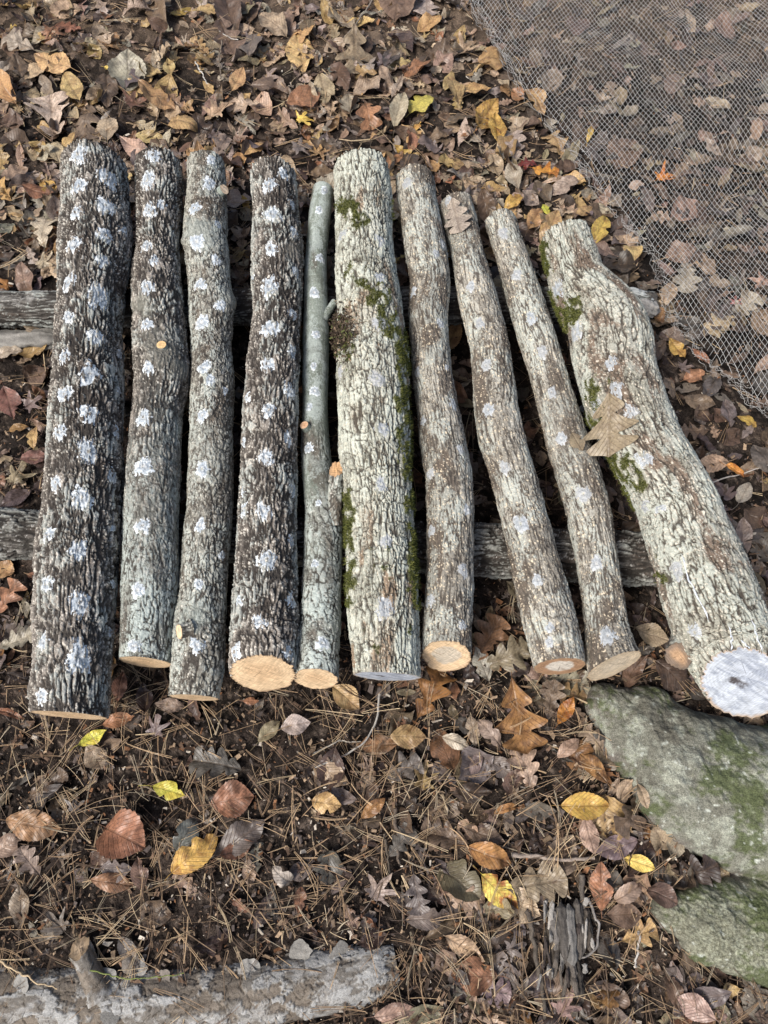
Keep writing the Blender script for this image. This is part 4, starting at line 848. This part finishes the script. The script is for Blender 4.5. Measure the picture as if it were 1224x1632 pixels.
def zone(px, py):
    names = ['first', 'second', 'third', 'fourth', 'slim forked', 'mossy cream', 'seventh', 'eighth', 'ninth', 'rightmost']
    tops = [(150, 235), (250, 240), (328, 245), (433, 260), (516, 292), (580, 245), (662, 270), (728, 310), (795, 338), (895, 350)]
    bots = [(113, 1145), (233, 1062), (310, 1118), (421, 1090), (500, 1095), (617, 1085), (710, 1055), (892, 1068), (978, 1068), (1185, 1110)]
    g_ = at(px, py, .02); netty = float(in_net(np.array([g_[0]]), np.array([g_[1]]))[0]) > .01
    if netty:
        return 'under the netting '+('near the top edge' if py < 110 else 'near its left border' if px < 960+max(0, py-200)*.45 else 'at the right edge' if px > 1130 else 'below its middle' if py > 330 else 'in its middle')
    if py < 360:
        k = int(np.argmin([abs(px-t[0]) for t in tops])); far = 'at the far end of' if py > tops[k][1]-70 else ('a hand beyond' if py > tops[k][1]-150 else 'well beyond')
        return f'{far} the {names[k]} log'
    if px < 100 and py < 1120:
        return ('left of the first log, '+('above the far pole' if py < 465 else 'between the two poles' if py < 800 else 'below the near pole'))
    if px > 940 and py < 800: return 'between the rightmost log and the netting'+(', at its elbow' if py < 560 else ', halfway down')
    if py < 1040 and px > 1130: return 'right of the rightmost log'
    if py < 1040: return 'in the gap beside the '+names[int(np.argmin([abs(px-(t[0]+(b[0]-t[0])*(py-t[1])/(b[1]-t[1]))) for t, b in zip(tops, bots)]))]+' log'
    if px > 870 and py > 1090: return 'beside the mossy root, '+('above its notch' if py < 1290 else 'in its notch' if py < 1440 else 'below its lower lobe')
    k = int(np.argmin([abs(px-b[0]) for b in bots[:9]]))
    dist = 'just in front of' if py < bots[k][1]+75 else 'a hand in front of' if py < bots[k][1]+190 else 'well in front of'
    if py > 1455: return 'along the bottom edge, '+('by the fallen branch' if px < 650 else 'beside the rotten wood chunk' if px > 820 else 'right of the fallen branch')
    return f'{dist} the {names[k]} log'
seen = {}; GRP = 'fallen leaves scattered on the ground'
def put_leaf(px, py, lpx, deg, kind, col, z=.012, rg=None, label=None, sup=None, curl=None, fold=None, lift=.004, roll=None, tilt=None):
    rg = rg or np.random.RandomState(int(px*13+py*7) % 99991)
    c = at(px, py, z); Ln = lpx*depth(c)/FPX
    q = at(px+math.cos(R(deg))*8, py-math.sin(R(deg))*8, z)-c; ang = math.atan2(q[1], q[0]); Ln *= np.linalg.norm(q)/(8*depth(c)/FPX)
    V, F, uv = leaf_geo(kind, Ln, rg, 1.15, curl if curl is not None else rg.normal(0, 1.1), fold, 1.3)
    V = pose(V, c, ang, rg.normal(0, .12) if tilt is None else tilt, rg.normal(0, .16) if roll is None else roll, lift, sup or gh)
    t1, t2 = leaf_tints(col, rg, len(V))
    org = (c[0], c[1], float(V[:, 2].min()))
    o = build('fallen_leaf', V, F, M_leaf, None, org, tint=t1, tint2=t2, uv=uv)
    if label is None:
        big = 'large ' if lpx > 74*(1 if py > 900 else .8) else 'small ' if lpx < (40 if py > 900 else 33) else ''
        cd = 'golden' if col == 'golden' else col
        lab = f'{big}{cd} {SHAPES[kind]} leaf {zone(px, py)}'
        if lab in seen:
            st = ['curled ', 'flat ', 'tilted ', 'crinkled ', 'folded ', 'mottled ', 'faded ']
            st = (['curled '] if abs(curl or 0) > .8 else ['crinkled '])+['mottled ']
            for s_ in st:
                if s_+lab not in seen: lab = s_+lab; break
        label = lab
    seen.setdefault(label, []).append(o)
    tag(o, label, 'leaf', GRP); return o
def clear_sup(x, y): return gh(x, y)+.002
for a in PICK:
    px, py, lpx, deg, kind, col = a
    c = at(px, py, .012); b = blocked(c[0], c[1])
    z = .012; sup = gh
    def sup(x, y, _b=b):
        g0 = gh(x, y)+.006; h = root_h(x, y)+.004
        return np.maximum(g0, np.where(h > 0, h, g0))
    put_leaf(px, py, lpx, deg, kind, col, sup=sup, lift=.010)
def log_sup(keys):
    pts = np.concatenate([LOGS[k].V[::3] for k in keys])
    def f(x, y):
        z = np.zeros(len(x))
        for i in range(len(x)):
            d = (pts[:, 0]-x[i])**2+(pts[:, 1]-y[i])**2; m = d < .006**2
            z[i] = pts[m, 2].max() if m.any() else 0.05
        return z
    return f
for (px, py, lpx, deg, kind, col, k, lab) in ONLOG:
    L = LOGS[k]; s0, p0, i, j = find(L, px if k != 9 else 985, py); zt = L.P[i, j][2]
    f = log_sup([k] if k != 9 else [9])
    rg = np.random.RandomState(px)
    c = at(px, py, zt); Ln = lpx*depth(c)/FPX; q = at(px+math.cos(R(deg))*8, py-math.sin(R(deg))*8, zt)-c; ang = math.atan2(q[1], q[0])
    V, F, uv = leaf_geo(kind, Ln, rg, 1.6, .25, .12, .45)
    ca, sa = math.cos(ang), math.sin(ang); V = np.stack([V[:, 0]*ca-V[:, 1]*sa+c[0], V[:, 0]*sa+V[:, 1]*ca+c[1], V[:, 2]], 1)
    zz = f(V[:, 0], V[:, 1]); A_ = np.c_[V[:, :2]-c[:2], np.ones(len(V))]; good = zz > .06
    co, *_ = np.linalg.lstsq(A_[good], zz[good], rcond=None); pl_ = A_@co
    V[:, 2] = V[:, 2]-V[:, 2].mean()+pl_+.004; V[:, 2] = np.where(good, np.maximum(V[:, 2], zz+.0008), V[:, 2])
    t1, t2 = leaf_tints(col, rg, len(V)); t1[:] = F3(*COLS[col][0])*1.15; t2[:] = F3(*COLS[col][1])*1.2
    tag(build('fallen_leaf', V, F, M_leaf, None, tuple(c), tint=t1, tint2=t2, uv=uv), lab, 'leaf', GRP)

def palette(px, py, rg, netty):
    if netty: return rg.choice(['grey-tan', 'tan', 'brown', 'mauve', 'grey-brown', 'cream', 'pink-tan', 'dark brown'], p=[.15, .17, .22, .10, .08, .08, .14, .06])
    if py < 430 and px < 950: return rg.choice(['ochre', 'tan', 'brown', 'grey-tan', 'cream', 'mauve', 'dark brown', 'rust', 'golden', 'pink-tan', 'olive-tan', 'grey-brown'], p=[.11, .24, .2, .13, .04, .06, .08, .04, .01, .05, .02, .02])
    if px > 940 and py < 1050: return rg.choice(['brown', 'tan', 'mauve', 'grey-brown', 'dark brown', 'rust', 'pink-tan', 'ochre', 'grey-tan'], p=[.22, .14, .16, .14, .12, .05, .08, .03, .06])
    return rg.choice(['brown', 'grey-brown', 'mauve', 'rust', 'tan', 'pink-tan', 'dark brown', 'grey-tan', 'olive-tan', 'amber', 'ochre'], p=[.2, .14, .13, .09, .1, .09, .12, .07, .03, .02, .01])
def density(px, py, netty):
    if netty: return .62
    if py < 470: return .95 if py < 250 or px > 600 else .85
    if px > 930 and py < 1050: return 1.0
    if px < 110 and py < 830: return .75
    if py < 1060: return .85
    if px < 560 and 1080 < py: return .14 if py < 1480 else .12
    if px < 700: return .3
    return .68
# individuals chosen freely among the picked ones
rg = np.random.RandomState(77); placed = [(p[0], p[1]) for p in PICK]; n_ = 0; tries = 0
while n_ < 150 and tries < 20000:
    tries += 1
    px, py = rg.uniform(0, 1224), rg.uniform(0, 1632)
    c = at(px, py, .015); netty = float(in_net(c[:1], c[1:2])[0]) > .0
    if rg.rand() > density(px, py, netty)*(1 if not netty else .35): continue
    sc_ = 1.0 if py > 1000 else .8
    if min(math.hypot(px-a, py-b) for a, b in placed) < 38*sc_: continue
    if over_logs(c[0], c[1]) or blocked(c[0], c[1], .022) > 0: continue
    if 480 < py < 1060 and 60 < px < 700: continue
    kind = rg.choice(['O', 'B', 'K', 'R', 'M', 'N'], p=[.42, .2, .12, .1, .12, .04])
    placed.append((px, py)); n_ += 1
    put_leaf(px, py, rg.uniform(38, 66)*(1.2 if py > 1000 else .95), rg.uniform(-180, 180), kind, palette(px, py, rg, netty), rg=np.random.RandomState(tries), lift=.003,
             sup=lambda x, y: gh(x, y)+.004)

# the carpet of smaller, older leaves underneath: past counting
rg = np.random.RandomState(5); VV, FF, UU, T1, T2 = [], [], [], [], []; off = 0; cnt = 0; pool = {}
for k in 'OBKRMN': pool[k] = [leaf_geo(k, 1.0, np.random.RandomState(300+q*7+ord(k)), .6, stem=False, curl=np.random.RandomState(q).normal(0, 1.3), wrinkle=1.7) for q in range(24)]
for q in range(27000):
    px, py = rg.uniform(-420, 1640), rg.uniform(-330, 2150)
    py = py if rg.rand() < .7 else rg.uniform(-330, 520)
    c = at(px, py, .01); netty = float(in_net(c[:1], c[1:2])[0]) > 0
    if rg.rand() > density(px, py, netty)*(.46 if py < 500 else .5): continue
    if blocked(c[0], c[1], .012) > -.5: continue
    kind = rg.choice(list('OBKRMN'), p=[.4, .22, .12, .1, .12, .04])
    V, F, uv = pool[kind][rg.randint(24)]; Ln = float(np.clip(rg.lognormal(math.log(.045 if py > 500 else .052), .38), .014, .09)); tc_ = 1
    if 480 < py < 1060 and px < 1050: Ln = min(Ln, .05)
    V = pose(V*Ln*[1, rg.uniform(.7, 1.1), 1], c, rg.uniform(0, 6.28), rg.normal(0, .28), rg.normal(0, .36), rg.uniform(-.006, .004), lambda x, y: gh(x, y)+.0)
    if over_logs(c[0], c[1]): V[:, 2] = np.minimum(V[:, 2], REST-.015)
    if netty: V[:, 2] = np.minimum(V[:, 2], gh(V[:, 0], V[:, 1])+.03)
    t1, t2 = leaf_tints(palette(px, py, rg, netty), rg, len(V)); kk = .62 if netty else .92 if py < 470 else .72  # leaves under the netting tinted darker, painting in the shade beneath it
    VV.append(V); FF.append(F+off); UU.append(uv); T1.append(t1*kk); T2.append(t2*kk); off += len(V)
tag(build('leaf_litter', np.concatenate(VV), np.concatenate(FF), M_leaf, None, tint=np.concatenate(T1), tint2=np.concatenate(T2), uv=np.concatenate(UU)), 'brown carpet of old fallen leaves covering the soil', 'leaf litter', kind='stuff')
print('carpet leaves', len(VV))

# ------------------------------------------------------------------ pine needles, twigs, crumbs
rg = np.random.RandomState(8); paths, rads, cols = [], [], []
NC = [(.40, .28, .165), (.27, .18, .105), (.48, .37, .23), (.15, .10, .065), (.36, .30, .21)]
def ok_spot(c, pad=.0): return blocked(c[0], c[1], pad) < 0
q = 0
while q < 8500:
    px, py = rg.uniform(-200, 1400), rg.uniform(-120, 1850)
    c = at(px, py, .01)
    w = .9 if py > 1080 else .5 if py < 460 else .55
    if px > 950 and py < 1000: w = .22
    if rg.rand() > w*(.5+fbm(np.array([px/150]), np.array([py/150]), 3, 2)[0]): continue
    bz = blocked(c[0], c[1], .005)
    if bz > 0 and (px > 640 or py < 1400 or rg.rand() > .16): continue
    nb = rg.choice([1, 2, 2, 3]); a0 = rg.uniform(0, 6.28); l0 = rg.uniform(.03, .115)*(1 if w > .4 else .8); bend = rg.normal(0, .25)
    l0 *= rg.choice([.5, .8, 1, 1.15]); up = rg.uniform(.001, .02) if py > 1080 or py < 460 else rg.uniform(0, .01); sl = rg.normal(0, .12); cc = NC[rg.choice(5, p=[.3, .3, .15, .15, .1])]
    for b in range(nb):
        a = a0+rg.normal(0, .07); t = np.linspace(0, 1, 6); th = a+bend*t*(1+.2*b)
        x = c[0]+np.cumsum(np.cos(th))*l0/6; y = c[1]+np.cumsum(np.sin(th))*l0/6
        z = gh(x, y)+up+np.clip(sl*t*l0, -.02, .03)+.004; z = np.maximum(z, gh(x, y)+.001)
        if bz > 0: z = np.maximum(z, bz+.003+sl*t*l0*.3)
        if over_logs(x[-1], y[-1]) or over_logs(x[0], y[0]): z = np.minimum(z, REST-.02)
        paths.append(np.stack([x, y, z], 1)); rads.append(rg.uniform(.00036, .00068)); cols.append(F3(*cc)*rg.uniform(.7, 1.35)); q += 1
V, F, c = tubes(paths, rads, 3, cols)
tag(build('pine_needles', V, F, M_needle, None, tint=c), 'dry orange-brown pine needles strewn over leaves and soil', 'pine needles', kind='stuff')
VV, FF, CC = [], [], []; n_ = 26000
X = rg.uniform(-60, 1284, n_*2); Y = rg.uniform(-60, 1690, n_*2); off = 0
BC = np.array([(.05, .035, .025), (.14, .09, .06), (.28, .2, .13), (.5, .44, .36), (.1, .08, .07), (.2, .1, .05)])
for px, py in zip(X, Y):
    if py < 1050 and rg.rand() > .55: continue
    c = at(px, py, .005)
    if off/8 > n_: break
    z0 = gh(c[0], c[1]); e = rg.randn(3)*[1, 1, .35]; e /= np.linalg.norm(e); f = np.cross(e, [rg.randn()*.5, rg.randn()*.5, 1]); f /= np.linalg.norm(f); g_ = np.cross(e, f)
    l, w, h = np.clip(rg.lognormal(math.log(.0025), .5), .001, .007), 0, 0; w = l*rg.uniform(.25, .7); h = w*rg.uniform(.15, .6)
    p = np.array([c[0], c[1], float(z0)+rg.uniform(0, .012)])
    k = np.array([[-1, -1, -1], [1, -.6, -1], [.8, 1, -1], [-1, .7, -1], [-.8, -.9, 1], [.9, -.5, 1], [.6, .8, 1], [-.7, .6, 1]])*(1+.25*rg.randn(8, 1))
    VV.append(p+k[:, :1]*e*l+k[:, 1:2]*f*w+k[:, 2:]*g_*h)
    FF.append(np.array([[0, 3, 2, 1], [4, 5, 6, 7], [0, 1, 5, 4], [1, 2, 6, 5], [2, 3, 7, 6], [3, 0, 4, 7]])+off); CC.append(np.tile(BC[rg.choice(6, p=[.32, .27, .15, .04, .16, .06])]*rg.uniform(.6, 1.3), (8, 1))); off += 8
tag(build('bark_crumbs', np.concatenate(VV), np.concatenate(FF), M_chip, None, tint=np.concatenate(CC), smooth=False), 'crumbs of bark and rotten wood mixed into the soil', 'bark crumbs', kind='stuff')

TW = [ # pixel paths, radius mm, colour, label, height
 ([(605,1105),(600,1150),(580,1185),(545,1205),(503,1222)], 1.9, (.3, .28, .25), 'grey curved twig on the soil in front of the mossy cream log'),
 ([(815,1362),(860,1366),(905,1370),(948,1366)], 3.6, (.27, .22, .18), 'stout bark covered twig lying above the olive oak leaf'),
 ([(925,1395),(930,1440),(938,1490),(945,1520)], 4.2, (.1, .085, .07), 'dark upright stick along the rotten wood chunk'),
 ([(938,1430),(955,1470),(957,1510),(935,1528),(910,1530)], 2.2, (.24, .22, .2), 'hooked grey twig curling round the rotten wood'),
 ([(1022,1485),(1019,1515),(1016,1545)], 1.9, (.45, .42, .38), 'short pale straight twig left of the root\'s lower lobe'),
 ([(342,35),(358,50),(378,58)], 1.7, (.4, .37, .33), 'short pale twig near the top edge, beyond the third log'),
 ([(310,95),(320,112),(330,128)], 1.8, (.42, .4, .36), 'pale bent twig by an ochre leaf beyond the third log'),
 ([(548,60),(575,25),(600,-15)], 2.6, (.2, .17, .14), 'brown stick slanting to the top edge beside the tan oak leaf'),
 ([(352,60),(349,90),(350,118)], 2.0, (.16, .13, .1), 'thin dark upright twig beyond the third log'),
 ([(1120,770),(1160,760),(1200,748),(1240,735)], 1.5, (.4, .36, .32), 'thin pale twig over brown leaves at the right edge'),
 ([(628,1290),(634,1330),(636,1380)], 3.2, (.11, .085, .065), 'dark stick lying upright well in front of the mossy log'),
 ([(612,1330),(618,1370),(622,1400)], 2.2, (.1, .08, .06), 'thin dark stick beside the thicker upright stick'),
 ([(840,1450),(850,1500),(862,1560),(870,1625)], 4.0, (.09, .075, .06), 'long dark stick at the bottom edge left of the rotten chunk'),
 ([(155,1540),(190,1551),(240,1553),(300,1545)], 1.0, (.16, .19, .06), 'thin green grass stem above the fallen branch'),
 ([(500,1200),(540,1180),(575,1182)], 1.3, (.36, .33, .28), 'fine grey twig crossing the curved grey one'),
 ([(0,1520),(45,1545),(100,1572)], 1.6, (.42, .32, .2), 'tan twig leaning on the fallen branch at the left edge')]
for k, (pix, rmm, col, lab) in enumerate(TW):
    P = np.array([at(x, y, .02) for x, y in pix]); P, ln = resample(np.c_[P, np.zeros(len(P))], 40); P = P[:, :3]
    P[:, 2] = gh(P[:, 0], P[:, 1])+.014+rmm/1000+.002*np.sin(np.arange(40)*.4+k); P[:, :2] += (fbm(np.arange(40)*.3, np.full(40, k*5.5), 4, 3)-.5)[:, None]*.006
    if 'fallen branch' in lab: P[:, 2] += .03
    m = 12; th = np.arange(m)/m*6.283; r = rmm/1000*np.linspace(1.1, .7, 40)*(1+.3*(fbm(np.arange(40)*.9, np.full(40, k*3.1), 6, 2)-.5))
    T = np.gradient(P, axis=0); T /= np.linalg.norm(T, axis=1)[:, None]; S = np.cross([0, 0, 1.0], T); S /= np.linalg.norm(S, axis=1)[:, None]; U = np.cross(T, S)
    rr = r[:, None]*(1+.35*(fbm(th[None]*2+0*P[:, :1], np.arange(40)[:, None]*.35+k, 9, 3)-.5))
    V = P[:, None]+rr[..., None]*(np.cos(th)[None, :, None]*S[:, None]+np.sin(th)[None, :, None]*U[:, None])
    c = F3(*col)*(.5+fbm(th[None]*3+0*P[:, :1], np.arange(40)[:, None]*.5, k, 3))[..., None]
    V = V.reshape(-1, 3); n0 = len(V); V = np.concatenate([V, P[:1], P[-1:]]); c = np.concatenate([c.reshape(-1, 3), [col, col]])
    t0 = np.stack([np.full(m, n0), (np.arange(m)+1) % m, np.arange(m)], 1); t1 = np.stack([np.full(m, n0+1), 39*m+np.arange(m), 39*m+(np.arange(m)+1) % m], 1)
    tag(build('grass_stem' if 'grass' in lab else 'twig', V, [grid_faces(40, m, True), t0, t1], M_bark, None, tuple(P.mean(0)), tint=c), lab, 'grass stem' if 'grass' in lab else 'twig', None if 'grass' in lab else 'twigs and sticks on the litter')
